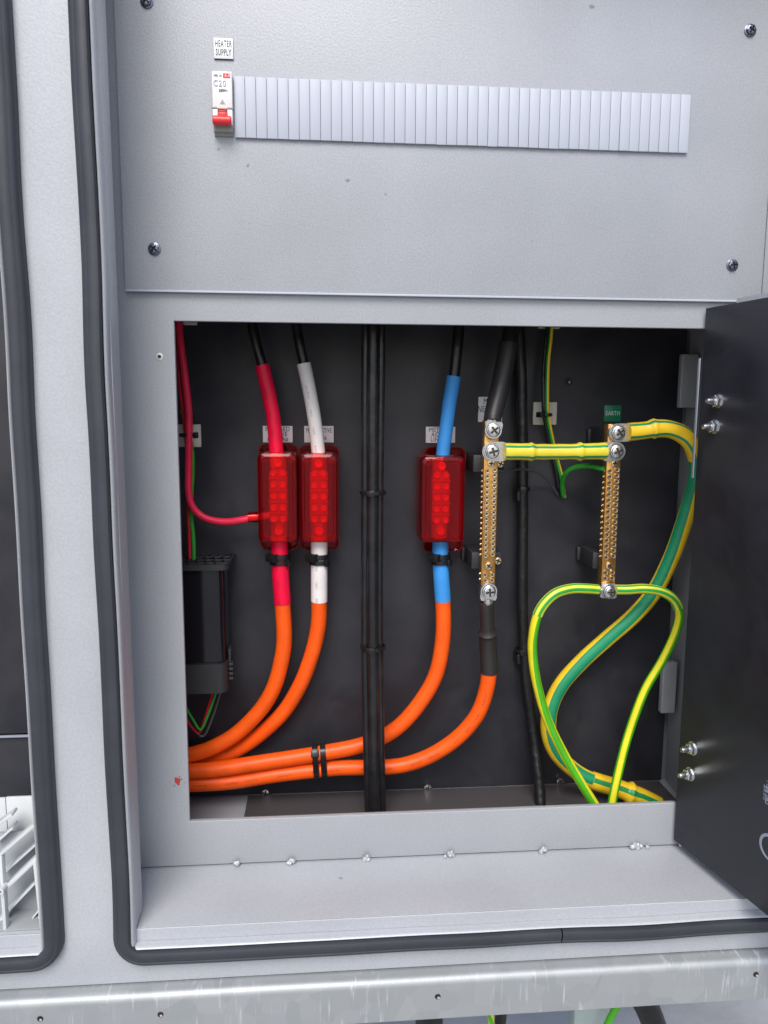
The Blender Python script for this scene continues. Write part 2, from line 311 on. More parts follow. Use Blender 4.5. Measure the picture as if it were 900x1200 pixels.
def grid_plate(name, xs, zs, filled, y0, y1, mat, parent=None, bev=.0008, seg=2):
    """sheet in XZ from y0 (front) to y1 (back) with rectangular openings"""
    bm = bmesh.new(); vf, vb = {}, {}
    for i, x in enumerate(xs):
        for j, z in enumerate(zs):
            vf[i, j] = bm.verts.new((x, y0, z)); vb[i, j] = bm.verts.new((x, y1, z))
    ok = lambda i, j: 0 <= i < len(xs) - 1 and 0 <= j < len(zs) - 1 and filled(i, j)
    for i in range(len(xs) - 1):
        for j in range(len(zs) - 1):
            if not ok(i, j): continue
            bm.faces.new((vf[i, j], vf[i + 1, j], vf[i + 1, j + 1], vf[i, j + 1]))
            bm.faces.new((vb[i, j + 1], vb[i + 1, j + 1], vb[i + 1, j], vb[i, j]))
            for (di, dj, a, b) in ((-1, 0, (i, j), (i, j + 1)), (1, 0, (i + 1, j + 1), (i + 1, j)), (0, -1, (i + 1, j), (i, j)), (0, 1, (i, j + 1), (i + 1, j + 1))):
                if not ok(i + di, j + dj): bm.faces.new((vf[a], vf[b], vb[b], vb[a]))
    for v in list(bm.verts):
        if not v.link_faces: bm.verts.remove(v)
    bmesh.ops.recalc_face_normals(bm, faces=bm.faces)
    if bev:
        es = [e for e in bm.edges if len(e.link_faces) == 2 and e.calc_face_angle(0) > .5]
        bmesh.ops.bevel(bm, geom=es, offset=bev, segments=seg, affect='EDGES', profile=.5)
    return from_bm(name, bm, mat, parent)
def rrect(x0, x1, z0, z1, r, n=8):
    """closed rounded rectangle: list of (x, z, nx, nz) with outward normals"""
    out = []
    for cx, cz, a0 in ((x1 - r, z1 - r, 0), (x0 + r, z1 - r, 90), (x0 + r, z0 + r, 180), (x1 - r, z0 + r, 270)):
        for k in range(n + 1):
            a = math.radians(a0 + 90 * k / n); out.append((cx + r * math.cos(a), cz + r * math.sin(a), math.cos(a), math.sin(a)))
    return out
def densify(p, step, extra=None):
    out = []
    for a, b in zip(p, p[1:] + p[:1]):
        if extra is not None and abs(a[1] - b[1]) < 1e-6 and a[3] < 0 and b[0] - a[0] > .1:
            for x in [a[0] + (extra - .0006 - a[0]) * i / 50 for i in range(51)] + [extra + .0006 + (b[0] - extra - .0006) * i / 30 for i in range(30)]: out.append((x, a[1], a[2], a[3]))
            continue
        d = math.hypot(b[0] - a[0], b[1] - a[1]); k = max(1, int(d / step))
        for i in range(k):
            t = i / k; out.append(tuple(a[q] * (1 - t) + b[q] * t for q in range(4)))
    return out
def sweep_rect(name, path, prof, mat, parent, wob=0, seed=0, gap=None):
    """prof = [(offset outward, y)] closed polygon, swept round the path; gap=(x, half width) leaves a joint in the bottom run"""
    bm = bmesh.new(); rings = []; keepi = []
    zmin = min(p[1] for p in path)
    for (x, z, nx, nz) in path:
        wv = wob * noise.noise(Vector((x * 9 + seed, z * 9, seed))) * 2
        wy = wob * noise.noise(Vector((x * 7 - seed, z * 7, 3 + seed)))
        rings.append([bm.verts.new((x + nx * (o + wv), y + wy, z + nz * (o + wv))) for o, y in prof])
    N = len(rings); P_ = len(prof)
    for i in range(N):
        j = (i + 1) % N
        if gap and abs(path[i][1] - zmin) < .002 and path[i][0] < gap[0] <= path[j][0] + 1e-6:
            bm.faces.new(rings[i]); bm.faces.new(rings[j][::-1]); continue
        for k in range(P_):
            l = (k + 1) % P_; bm.faces.new((rings[i][k], rings[j][k], rings[j][l], rings[i][l]))
    return from_bm(name, bm, mat, parent)
def loft(bm, rings, close_a=False, close_b=False):
    R_ = [[bm.verts.new(p) for p in r] for r in rings]
    for a, b in zip(R_, R_[1:]):
        for k in range(len(a)): l = (k + 1) % len(a); bm.faces.new((a[k], a[l], b[l], b[k]))
    if close_a: bm.faces.new(R_[0])
    if close_b: bm.faces.new(R_[-1][::-1])
    return R_
def catmull(pts, per=10):
    pts = [Vector(p) for p in pts]; out = []
    ext = [pts[0] * 2 - pts[1]] + pts + [pts[-1] * 2 - pts[-2]]
    for i in range(1, len(ext) - 2):
        p0, p1, p2, p3 = ext[i - 1:i + 3]
        for k in range(per):
            t = k / per
            out.append(.5 * ((2 * p1) + (p2 - p0) * t + (2 * p0 - 5 * p1 + 4 * p2 - p3) * t * t + (3 * p1 - p0 - 3 * p2 + p3) * t ** 3))
    out.append(pts[-1]); return out
def px(pts, Y=None, per=10):
    """pts: (photo x, photo y[, depth]) -> smooth 3D path"""
    return catmull([at(p[0], p[1], p[2] if len(p) > 2 else Y) for p in pts], per)
def sub(path, a, b, per=10):
    return path[int(round(a * per)):int(round(b * per)) + 1]
def tube(name, path, r, mat, parent=None, n=20, twist=0, twist0=0, cap=True, rfun=None, flat=None, hollow=False):
    vs, fs, uvs = [], [], []; N = len(path); L_ = 0; ln = [0]
    for i in range(1, N): L_ += (path[i] - path[i - 1]).length; ln.append(L_)
    for i in range(N):
        t = (path[min(i + 1, N - 1)] - path[max(i - 1, 0)]).normalized()
        ref = Vector((0, -1, 0)); a = ref - t * ref.dot(t)
        if a.length < .15: a = Vector((0, -.3, 1)) - t * Vector((0, -.3, 1)).dot(t)
        a.normalize(); b = t.cross(a)
        rr = rfun(ln[i] / L_) * r if rfun else r
        for k in range(n):
            th = 2 * math.pi * k / n; vs.append(path[i] + (a * math.cos(th) * (flat or 1) + b * math.sin(th)) * rr)
    for i in range(N - 1):
        for k in range(n):
            l = (k + 1) % n; fs.append((i * n + k, i * n + l, (i + 1) * n + l, (i + 1) * n + k))
            u0, u1 = k / n, (k + 1) / n; tw = lambda q: twist0 + twist * ln[q] / L_
            uvs += [(u0 + tw(i), ln[i]), (u1 + tw(i), ln[i]), (u1 + tw(i + 1), ln[i + 1]), (u0 + tw(i + 1), ln[i + 1])]
    if cap:
        fs.append(tuple(range(n))[::-1]); uvs += [(.5, 0)] * n
        fs.append(tuple((N - 1) * n + k for k in range(n))); uvs += [(.5, L_)] * n
    me = bpy.data.meshes.new(name); me.from_pydata([tuple(v) for v in vs], [], fs)
    ul = me.uv_layers.new(name='UVMap')
    for i, u in enumerate(uvs): ul.data[i].uv = u
    me.shade_smooth()
    try: me.set_sharp_from_angle(angle=math.radians(50))
    except Exception: pass
    return link(name, me, mat, parent)
def shift(o, parent):
    """child meshes are modelled in world coordinates; make them relative to the parent's base"""
    o.parent = parent; o.location = Vector(o.location) - Vector(parent.location); return o
def text(name, s, size, loc, mat, parent, rot=None, xs=.72, align='CENTER', depth=.00012, bold=0):
    cu = bpy.data.curves.new(name, 'FONT'); cu.body = s; cu.size = size; cu.align_x = align; cu.align_y = 'CENTER'; cu.extrude = depth; cu.offset = bold
    cu.resolution_u = 3; cu.space_line = .82; cu.space_character = 1.12
    t = bpy.data.objects.new('t', cu); C.objects.link(t); bpy.context.view_layer.update()
    me = bpy.data.meshes.new_from_object(t.evaluated_get(bpy.context.evaluated_depsgraph_get())); bpy.data.objects.remove(t)
    R_ = rot if rot is not None else Matrix(((1, 0, 0), (0, 0, -1), (0, 1, 0)))
    for v in me.vertices: v.co = R_ @ Vector((v.co.x * xs, v.co.y, v.co.z))
    me.materials.clear(); o = link(name, me, mat, parent); o.location = Vector(loc) - (Vector(parent.location) if parent else Vector()); return o

# fastener meshes, facing -Y at the origin ------------------------------------------------
def cross_head(R, h, wslot, depth, mats, hexa=False):
    bm = bmesh.new(); nr, ns = 14, 64; rings = []; inside = {}
    for i in range(nr + 1):
        r = R * i / nr; ring = []
        for k in range(ns if i else 1):
            a = 2 * math.pi * k / ns; x, z = r * math.cos(a), r * math.sin(a)
            if hexa:
                am = (a + math.pi / 6) % (math.pi / 3) - math.pi / 6; f = math.cos(math.pi / 6) / math.cos(am) * 1.08; x *= f; z *= f
            y = h * (1 - .16 * (r / R) ** 5)
            cut = (abs(x) < wslot or abs(z) < wslot) and r < .72 * R
            if cut: y -= depth
            v = bm.verts.new((x, -y, z)); inside[v] = cut; ring.append(v)
        rings.append(ring)
    base = [bm.verts.new((v.co.x, 0, v.co.z)) for v in rings[-1]]; rings.append(base)
    for a, b in zip(rings, rings[1:]):
        for k in range(ns):
            l = (k + 1) % ns
            f = bm.faces.new((a[0], b[l], b[k]) if len(a) == 1 else (a[k], a[l], b[l], b[k]))
            if any(inside.get(v) for v in f.verts): f.material_index = 1
    bmesh.ops.recalc_face_normals(bm, faces=bm.faces)
    me = bpy.data.meshes.new('head'); bm.to_mesh(me); bm.free(); me.shade_smooth(); me.set_sharp_from_angle(angle=math.radians(30))
    for m in mats: me.materials.append(m)
    return me
ME_BOLT = cross_head(.0060, .0032, .0009, .0016, (M['zinc'], M['recess']))
ME_COVER_SCREW = cross_head(.0040, .0034, .0006, .0014, (M['dscrew'], M['hole']), True)
ME_SMALL_SCREW = cross_head(.0036, .0022, .0005, .0012, (M['brass_screw'], M['hole']))
def lathe_me(prof, n, mat, axis=(0, -1, 0), dark=None):
    bm = bmesh.new(); bm_lathe(bm, prof, n, axis=axis); bmesh.ops.recalc_face_normals(bm, faces=bm.faces); ax = Vector(axis)
    if dark:
        for f in bm.faces:
            if all(dark[0] - 1e-5 <= (v.co - ax * v.co.dot(ax)).length <= dark[1] + 1e-5 and v.co.dot(ax) > .0004 and v.co.dot(ax) < .0018 for v in f.verts): f.material_index = 1
    me = bpy.data.meshes.new('part'); bm.to_mesh(me); bm.free(); me.shade_smooth(); me.set_sharp_from_angle(angle=math.radians(35)); me.materials.append(mat); me.materials.append(M['recess']); return me
ME_WASHER = lathe_me([(0, 0), (.0092, 0), (.0092, .0010), (.0089, .0013), (.0076, .0013), (.0074, .0016), (.0070, .0016), (.0070, .0030), (.0062, .0034), (.0061, .0030), (0, .0030)], 32, M['zinc'], dark=(.0061, .0077))
ME_TSCREW = lathe_me([(0, 0), (.0026, 0), (.0026, .0012), (.0022, .0017), (.0013, .0016), (.0011, .0008), (0, .0007)], 12, M['brass_screw'], dark=(0, .0013))
ME_SIDE = lathe_me([(0, 0), (.0014, 0), (.0014, .0008), (.0008, .0010), (.0006, .0004), (0, .0004)], 10, M['brass_screw'], axis=(-1, 0, 0))
def put(name, me, loc, parent, rz=0, ry=0, s=1):
    o = bpy.data.objects.new(name, me); C.objects.link(o); o.parent = parent; o.location = Vector(loc) - Vector(parent.location); o.rotation_euler = (0, ry, rz); o.scale = (s, s, s); return o
def bolt_at(parent, p, nm='bolt', s=1.0):
    b = put(nm, ME_BOLT, p + Vector((0, -.0036 * s, 0)), parent, ry=random.uniform(0, 3), s=s)
    wsh = bpy.data.objects.new('washer', ME_WASHER); C.objects.link(wsh); wsh.parent = b; wsh.location = (0, .0036, 0); return b

# ------------------------------------------------------------------ ground and the enclosure
FL, FT = -.432, .46       # floor level and top of what is built
FY, BY = -.085, .130      # front face, back sheet
LX, RX = -.176, .402      # compartment side walls
bm = bmesh.new(); bm_box(bm, (0, 0, -.9), (40, 40, .02)); g = from_bm('ground', bm, M['conc']); tag(g, kind='structure')

cab = empty('switchboard_enclosure', (0, 0, -.48), 'light grey powder coated steel switchboard enclosure with two door cells and black gaskets', 'electrical enclosure')
# outer face: two cells (left one mostly outside the photo)
xs = [-.78, -.735, -.2335, -.158, .424, .470]; zs = [-.481, FL, FT, .5]
grid_plate('front_frame', xs, zs, lambda i, j: not (j == 1 and i in (1, 3)), FY, FY + .0016, M['paint'], None, bev=.0007)
ff = bpy.data.objects['front_frame']; shift(ff, cab)
shift(grid_plate('frame_flange', [-.78, .470], [-.4812, -.4795], lambda i, j: True, FY + .002, .14, M['paint']), cab)
# cell walls
def wall(name, x0, x1, y0, y1, z0, z1, mat='inner', bev=.0006): return shift(box(name, x0, x1, y0, y1, z0, z1, M[mat], None, bev), cab)
wall('side_wall', LX - .0016, LX, FY + .0020, BY + .003, FL, FT, 'paint')
wall('floor_pan', LX, .424, FY + .0018, BY + .006, FL - .0016, FL, 'paint')
floor_pan = bpy.data.objects['floor_pan']
wall('lip_return', -.1596, -.158, FY + .0018, FY + .024, FL + .001, FT, 'paint')
wall('lip_return', LX + .0005, -.1598, FY + .022, FY + .0236, FL + .001, FT, 'paint')
wall('side_wall', .424, .4256, FY + .0020, .006, FL, FT, 'paint')
wall('side_wall', RX, RX + .0016, .0036, BY + .003, FL + .001, FT, 'inner')
wall('back_panel', -.78, .47, BY + .008, BY + .0096, -.48, .5, 'inner')
wall('outer_side', .4704, .472, FY + .002, BY + .0096, -.48, .5)  # unseen outer sides, added to stop light leaking in behind the back sheet
wall('outer_side', -.7816, -.7804, FY + .002, BY + .0096, -.48, .5)
wall('roof', -.78, .47, FY + .002, BY + .0078, FT + .002, FT + .0036, 'paint')
# rolled lips and gaskets
def half_round(o0, o1, y, hgt, n=8):
    c, r = (o0 + o1) / 2, (o1 - o0) / 2
    return [(c - r * math.cos(math.pi * k / n), y - hgt * math.sin(math.pi * k / n)) for k in range(n + 1)]
GP = [(0, FY - .0002), (0, FY - .0080), (.0010, FY - .0100), (.0030, FY - .0108), (.0062, FY - .0106), (.0082, FY - .0098), (.0092, FY - .0092), (.0102, FY - .0096), (.0122, FY - .0088), (.0136, FY - .0070), (.0140, FY - .0040), (.0140, FY - .0002)]
for (x0, x1, sd_, gp) in ((-.162, .430, 0, .205), (-.740, -.230, 5, None)):
    inner = densify(rrect(x0, x1, -.447, FT + .012, .004), .008)
    lipr = sweep_rect('rolled_lip', inner, half_round(-.0040, .0002, FY - .0003, .0075), M['paint'], None, wob=.0007, seed=sd_); shift(lipr, cab)
    gk = sweep_rect('rubber_gasket', densify(rrect(x0, x1, -.447, FT + .012, .012), .008, gp), GP, M['rubber'], None, wob=.0010, seed=sd_, gap=(gp, .001) if gp else None)
    shift(gk, cab); gk['label'] = 'dark grey rubber door gasket around the %s cell' % ('right' if gp else 'left')

# inner frame with the large opening, bottom flange and the raised band above
OX0, OX1, OZ0, OZ1 = -.1272, .350, -.386, .076
fr = grid_plate('inner_frame', [LX + .0012, OX0, OX1, .4235], [FL + .0015, OZ0, OZ1, FT], lambda i, j: not (i == 1 and j == 1), 0, .0018, M['inner'], None, bev=.0007)
shift(fr, cab)
for (x0, x1, z0, z1) in ((OX0, OX1, OZ0 - .0016, OZ0), (OX0, OX1, OZ1, OZ1 + .0016), (OX0 - .0016, OX0, OZ0, OZ1)):
    f = box('opening_return', x0, x1, .0019, .0050, z0, z1, M['inner'], None, .0003); shift(f, cab)
# paint blister with a drilled hole, red scuff
p = at(187, 418, 0)
bm = bmesh.new(); bm_lathe(bm, [(.0034, .0002), (.0028, .0007), (.0017, .0008), (.0014, .0002)], 14, p); h = from_bm('hole_rim', bm, M['bare']); shift(h, cab)
bm = bmesh.new(); bm_lathe(bm, [(0, .0003), (.0016, .0003)], 12, p); h = from_bm('drilled_hole', bm, M['hole']); shift(h, cab)
bm = bmesh.new()
for k in range(16):
    a = random.uniform(0, 6.28); d = abs(random.gauss(0, .0035)); q = at(208, 916, -.0004) + Vector((d * math.cos(a), 0, d * math.sin(a) * 1.3)); s = max(.0003, .0018 - d * .25)
    bm_lathe(bm, [(0, .0003), (s * .6, .00025), (s, 0)], 7, q)
h = from_bm('paint_scuff', bm, M['rust']); h['kind'] = 'stuff'; shift(h, cab)

# floor: gland plate, weld beads, bolts along the back sheet
gx0 = at(290, 935, .12).x
shift(box('gland_plate', gx0, .392, .018, .126, FL + .0002, FL + .0030, M['gland'], None, .0006), cab)
bm = bmesh.new()
for wx, n_ in ((278, 2), (340, 2), (432, 2), (525, 3), (637, 3), (745, 5), (797, 4)):
    wp = at(wx, 1022 - (wx - 165) * .051, 0)
    t = bmesh.new()
    for k in range(n_ * 2):
        c = Vector((wp.x + random.gauss(0, .0009 * n_), -.002 - random.random() * .002, FL + .0016 + random.random() * .0035))
        mm = bmesh.ops.create_icosphere(t, subdivisions=2, radius=random.uniform(.0014, .0026))
        for v in mm['verts']: v.co = c + v.co * (1 + .5 * noise.noise(v.co * 900 + c * 100))
    o = from_bm('weld_bead', t, M['weld']); o.parent = floor_pan
bm.free()
# dark joint under the frame foot
shift(box('frame_foot', LX + .0015, .4235, .0022, .012, FL + .0006, FL + .0022, M['inner'], None, .0003), cab)

bp_ = shift(box('back_plate', LX + .020, .3965, BY, BY + .0018, FL + .002, FT - .01, M['dark'], None, .0004), cab)
def fix(pxx, pyy, s=1.0):
    q = at(pxx, pyy, BY)
    o = put('plate_bolt', ME_BOLT, q + Vector((0, -.0012, 0)) - Vector((0, 0, 0)), cab, ry=random.random() * 3, s=.75 * s); 
    bm = bmesh.new(); bm_lathe(bm, [(0, 0), (.0062, 0), (.0060, .0012), (0, .0012)], 20); wsh = from_bm('washer', bm, M['zinc']); wsh.parent = o; return o
for a, b in ((311, 928), (501, 922), (656, 915), (692, 914)): fix(a, b, .95)
hq = at(667, 447, BY - .0003)
bm = bmesh.new(); bm_lathe(bm, [(.0046, -.0002), (.0042, .0005), (.0034, .0004), (0, .0003)], 20, hq); shift(from_bm('drilled_hole', bm, M['hole']), cab)
bm = bmesh.new(); bm_box(bm, hq + Vector((.0003, -.0009, -.0008)), (.0022, .0008, .0028), rot=Matrix.Rotation(.5, 3, 'Y'), bev=.0003); shift(from_bm('screw_tip', bm, M['dscrew']), cab)
# channel down the right wall with its pads
shift(box('wall_channel', RX - .0075, RX - .0003, .062, .082, FL + .012, FT - .02, M['inner'], None, .001), cab)
for (pa, pb, pc, pd, yy) in ((799, 415, 815, 478, .108), (777, 776, 790, 835, .108)):
    a, b = at(pa, pb, yy), at(pc, pd, yy)
    shift(box('hinge_pad', a.x, b.x, .106, .114, b.z, a.z, M['inner'], None, .0012, 3), cab)

# cover panel
CX0, CX1, CZ0 = -.1665, .399, .1005
cov = grid_plate('cover_panel', [CX0, CX1], [CZ0, FT - .004], lambda i, j: True, -.0038, -.0006, M['cover'], None, bev=.0009, seg=3); shift(cov, cab); cov['label'] = 'flat grey cover panel held by four dark screws'
lip = box('folded_edge', CX0 + .0006, CX1 - .0006, -.0052, -.0040, CZ0 - .0012, CZ0 + .0006, M['bare'], None, .0003); lip.parent = cov; lip.location = (0, 0, 0)
bpy.data.objects['folded_edge'].data.materials.clear(); lip.data.materials.append(M['blank'])
for a, b in ((181, 292), (858, 311), (879, 36), (172, 2)):
    q = at(a, b, -.0038)
    o = bpy.data.objects.new('screw', ME_COVER_SCREW); C.objects.link(o); o.parent = cov; o.location = q; o.rotation_euler = (0, random.random() * 3, 0)
    bm = bmesh.new(); bm_lathe(bm, [(0, 0), (.0054, 0), (.0054, .0006), (.0048, .0009), (0, .0009)], 24, q); ws = from_bm('washer', bm, M['dscrew']); ws.parent = cov
# panel to the right of the cover
shift(grid_plate('side_strip', [CX1 + .0016, .4232], [.1075, FT - .004], lambda i, j: True, -.0016, -.0003, M['cover'], None, bev=.0005), cab)

# ------------------------------------------------------------------ inner door, swung open to the right
HX, HY = .347, -.004
dd = ray(169, 481); u = -Vector((dd.x, dd.y, 0)).normalized()       # along the door, towards the viewer
n_ = Vector((u.y, -u.x, 0)); n_ = n_ if n_.x < 0 else -n_           # normal of the black face (to the left)
DR = Matrix((( u.x, n_.x, 0), (u.y, n_.y, 0), (0, 0, 1)))           # local (along, out, up) -> world
def dpt(s, h, z): return Vector((HX, HY, 0)) + u * s + n_ * h + Vector((0, 0, z))
def on_door(pxx, pyy):
    d = ray(pxx, pyy); o = Vector((0, -D, 0)); t = (Vector((HX, HY, 0)) - o).dot(n_) / d.dot(n_); w_ = o + d * t
    return (w_ - Vector((HX, HY, 0))).dot(u), w_.z
DZ0, DZ1, DWID = -.4225, .0935, .335
def door_box(name, s0, s1, h0, h1, z0, z1, mat, bev=.0006):
    bm = bmesh.new(); bm_box(bm, (0, 0, 0), (s1 - s0, h1 - h0, z1 - z0), bev=bev)
    for v in bm.verts:
        c = v.co + Vector(((s0 + s1) / 2, (h0 + h1) / 2, 0)); v.co = dpt(c.x, c.y, c.z + (z0 + z1) / 2)
    return from_bm(name, bm, M[mat])
door = shift(door_box('inner_door', 0, DWID, -.0020, 0, DZ0, DZ1, 'doorblack', .0004), cab); door['label'] = 'black faced inner door swung wide open to the right'
def dchild(o): o.parent = door; o.location = (0, 0, 0); return o
dchild(door_box('outer_skin', .022, DWID + .004, -.0150, -.0135, DZ0 + .002, DZ1 + .0066, 'inner', .0005))
dchild(door_box('edge_return', .010, .0115, -.0134, -.0021, DZ0 + .003, DZ1 - .002, 'blank', .0003))
dchild(door_box('top_flange', .0116, DWID, -.0134, -.0021, DZ1 - .0022, DZ1 - .001, 'blank', .0003))
za, zb = at(822, 420, -.003).z, at(812, 575, -.003).z
hl = box('hinge_leaf', HX - .0030, HX - .0021, -.0046, -.0010, at(813, 560, -.003).z, at(822, 420, -.003).z, M['blankbase'], None, .0003); dchild(hl)
for a, b in ((836, 470), (832, 500), (806, 877), (803, 907)):
    s, z = on_door(a + 6, b)
    bm = bmesh.new(); o_ = dpt(s, 0, z)
    bm_lathe(bm, [(0, 0), (.0066, 0), (.0066, .0008), (0, .0008)], 20, o_, n_)
    nut = bmesh.new(); bm_hex(nut, .0056, .0009, .0056, o_, n_); no = dchild(from_bm('lock_nut', nut, M['zinc']))
    bm_lathe(bm, [(0, .0057), (.0030, .0057), (.0029, .0110), (.0021, .0132), (.0010, .0133), (.0009, .0118), (0, .0118)], 16, o_, n_)
    dchild(from_bm('stud', bm, M['zinc']))
# print on the door: part of a ring emblem and two short upright lines of small letters, mostly outside the photo
s, z = on_door(890.5, 985)
bm = bmesh.new(); prof = []
R0 = .0112
for k in range(64):
    a = 2 * math.pi * k / 64; wd = .0011 + .0012 * abs(math.sin(a * .5 + .6))
    prof.append((a, R0 - wd, R0 + .0002))
vs = [[bm.verts.new(dpt(s + R0 + r * math.cos(a), h, z + r * math.sin(a))) for (r, h) in ((r0, .0001), (r1, .0001), (r1, .0004), (r0, .0004))] for a, r0, r1 in prof]
for i in range(64):
    j = (i + 1) % 64
    for k in range(4): bm.faces.new((vs[i][k], vs[i][(k + 1) % 4], vs[j][(k + 1) % 4], vs[j][k]))
ring = dchild(from_bm('ring_emblem', bm, M['dink']))
rotd = Matrix(((0, u.x, n_.x), (0, u.y, n_.y), (1, 0, 0)))
for sx_, word in ((897, 'MADE BY'), (900, 'SWITCHBOARDS')):
    s, z = on_door(sx_, 929)
    tx = text('printed_line', 'IN:RE' if sx_ == 897 else 'LHI REM', .0065, (0, 0, 0), M['dink'], None, rot=rotd, xs=.8); tx.location = dpt(s, .0002, z); tx.parent = door

# ------------------------------------------------------------------ left cell
box_l = shift(box('cell_plate', -.78, -.2, .020, .0216, at(20, 862, .02).z + .002, .48, M['dark'], None, .0004), cab)
shift(box('plate_edge', -.78, -.2, .0165, .0196, at(20, 862, .02).z - .0006, at(20, 862, .02).z + .0012, M['blankbase'], None, .0004), cab)
shift(box('cell_plate', -.78, -.2, .0205, .0221, -.46, at(20, 864, .02).z - .001, M['doorblack'], None, .0004), cab)
shift(box('cell_floor', -.78, -.2, FY + .002, .018, FL - .0016, FL, M['paint'], None, .0004), cab)
# moulded rack of slanting louvres
rk = empty('plastic_rack', at(20, 1090, -.03), 'light grey moulded plastic rack with slanting ribs in the left cell', 'rack')
def bar(name, p0, p1, wdt, dep, mat, par):
    d = p1 - p0; L_ = d.length; q = Vector((1, 0, 0)).rotation_difference(d.normalized()).to_matrix()
    bm = bmesh.new(); bm_box(bm, (p0 + p1) / 2, (L_, dep, wdt), rot=q, bev=.0006)
    o = from_bm(name, bm, mat); shift(o, par); return o
RY = -.072
for (x0, y0, x1, y1, y_, w_) in ((-2, 1002, 52, 956, RY, .0026), (-4, 966, 17, 951, RY + .01, .0026), (-2, 984, 18, 966, RY + .016, .002), (4, 1022, 52, 979, RY + .012, .002), (6, 1040, 52, 996, RY, .0034), (8, 1068, 44, 1030, RY + .01, .002), (-4, 1078, 12, 1068, RY + .01, .002)):
    bar('slanting_rib', at(x0, y0, y_), at(x1, y1, y_), w_, .012, M['rack'], rk)
for (x0, y0, x1, y1) in ((2, 1002, 8, 1094), (42, 1007, 51, 1092)):
    bar('upright_rib', at(x0, y0, RY - .004), at(x1, y1, RY - .004), .0028, .007, M['rack'], rk)
for (x0, y0, x1, y1) in ((-10, 938, 9, 1006), (7, 934, 60, 1000)):
    a, b = at(x0, y0, RY + .030), at(x1, y1, RY + .030)
    shift(box('back_wall', a.x, b.x, RY + .029 + .004 * (x0 < 0), RY + .032 + .004 * (x0 < 0), b.z - .05, a.z, M['rack'], None, .0008), rk)
a, b = at(16, 970, RY + .022), at(60, 1100, RY + .022)
shift(box('web_panel', at(-12, 1000, RY + .022).x, b.x, RY + .018, RY + .020, FL + .001, at(20, 972, RY + .022).z, M['rackdark'], None, .0004), rk)
bm = bmesh.new(); bm_lathe(bm, [(.0012, -.004), (.0024, -.004), (.0026, .006), (.0012, .0062), (.0012, -.004)], 16, at(4, 1040, RY - .008)); shift(from_bm('boss', bm, M['rack']), rk)
for (x0, y0, x1, y1) in ((24, 1092, 46, 1066), (29, 1092, 48, 1072), (34, 1092, 49, 1079)):
    bar('fin', at(x0, y0, RY + .008), at(x1, y1, RY + .008), .0012, .006, M['rack'], rk)

shift(box('floor_shade_sheet', -.5, -.236, RY - .008, RY + .030, FL + .0004, FL + .0016, M['rackdark'], None, .0003), rk)  # added sheet, floor shading put into its darker grey
# ------------------------------------------------------------------ galvanised plinth below
pl = empty('galvanised_plinth', (.0, -.1, -.522), 'galvanised steel channel running under the grey enclosure with small drilled holes', 'plinth')
bm = bmesh.new(); prof = []
ZT, ZB, YF, r = -.4822, -.5205, -.098, .007
prof = [(-.02, ZT), (YF + r, ZT)] + [(YF + r - r * math.sin(a), ZT - r + r * math.cos(a)) for a in [math.pi / 2 * k / 8 for k in range(1, 9)]] + [(YF, ZB), (YF + .002, ZB - .001), (YF + .025, ZB - .001), (YF + .025, ZB + .0015), (YF + .003, ZB + .0015), (YF + .003, ZT - r), (YF + r, ZT - .003), (-.02, ZT - .003)]
rings = [[Vector((x, y, z)) for y, z in prof] for x in [-.8 + 1.3 * k / 40 for k in range(41)]]
for i, rg in enumerate(rings):
    for v in rg: v.z += .0007 * noise.noise(Vector((v.x * 6, 0, 1)))
loft(bm, rings, True, True)
shift(from_bm('channel', bm, M['galv']), pl)
for a, b in ((513, 1168), (886, 1142), (188, 1189), (47, 1194)):
    q = at(a, b, YF - .0002); bm = bmesh.new(); bm_lathe(bm, [(.0026, -.0002), (.0022, .0004), (.0018, .0003), (0, .0003)], 16, q); shift(from_bm('drilled_hole', bm, M['hole']), pl)
    bm = bmesh.new(); bm_box(bm, q + Vector((.0006, -.0006, -.0006)), (.0020, .0008, .0016), bev=.0003); shift(from_bm('rivet_end', bm, M['bare']), pl)
# things hanging beyond the plinth
def hang(name, label, cat, pts, r, mat, **k):
    P_ = px(pts); e = empty(name, P_[-1], label, cat); o = tube('jacket', P_, r, M[mat], None, **k); shift(o, e); return e
hang('supply_cable', 'black cable hanging below the plinth near its middle', 'cable', [(500, 1120, .0), (502, 1160, 0), (503, 1200, 0), (500, 1270, .0)], .014, 'black')
hang('supply_cable', 'short black cable beside the thin green and yellow wire below the plinth', 'cable', [(592, 1120, .01), (590, 1160, .01), (586, 1200, .01), (578, 1270, .01)], .006, 'black')
hang('earth_wire', 'thin green and yellow wire hanging below the plinth left of the others', 'wire', [(574, 1120, -.01), (574, 1160, -.01), (576, 1200, -.01), (584, 1270, -.01)], .0032, 'loop', twist=2)
hang('earth_wire', 'green and yellow wire slanting across the pale plate below the plinth', 'wire', [(760, 1120, 0), (735, 1160, 0), (712, 1200, 0), (690, 1260, 0)], .0036, 'loop2')
hang('supply_cable', 'thick black conduit below the plinth towards the right', 'conduit', [(735, 1120, .02), (748, 1160, .02), (766, 1200, .02), (790, 1290, .02)], .013, 'conduit')
a, b = at(677, 1100, .03), at(712, 1250, .03)
o = box('post', a.x, b.x, .03, .05, -.88, -.5, M['greenish'], None, .002); tag(o, 'pale green grey post seen behind the plinth', 'post')

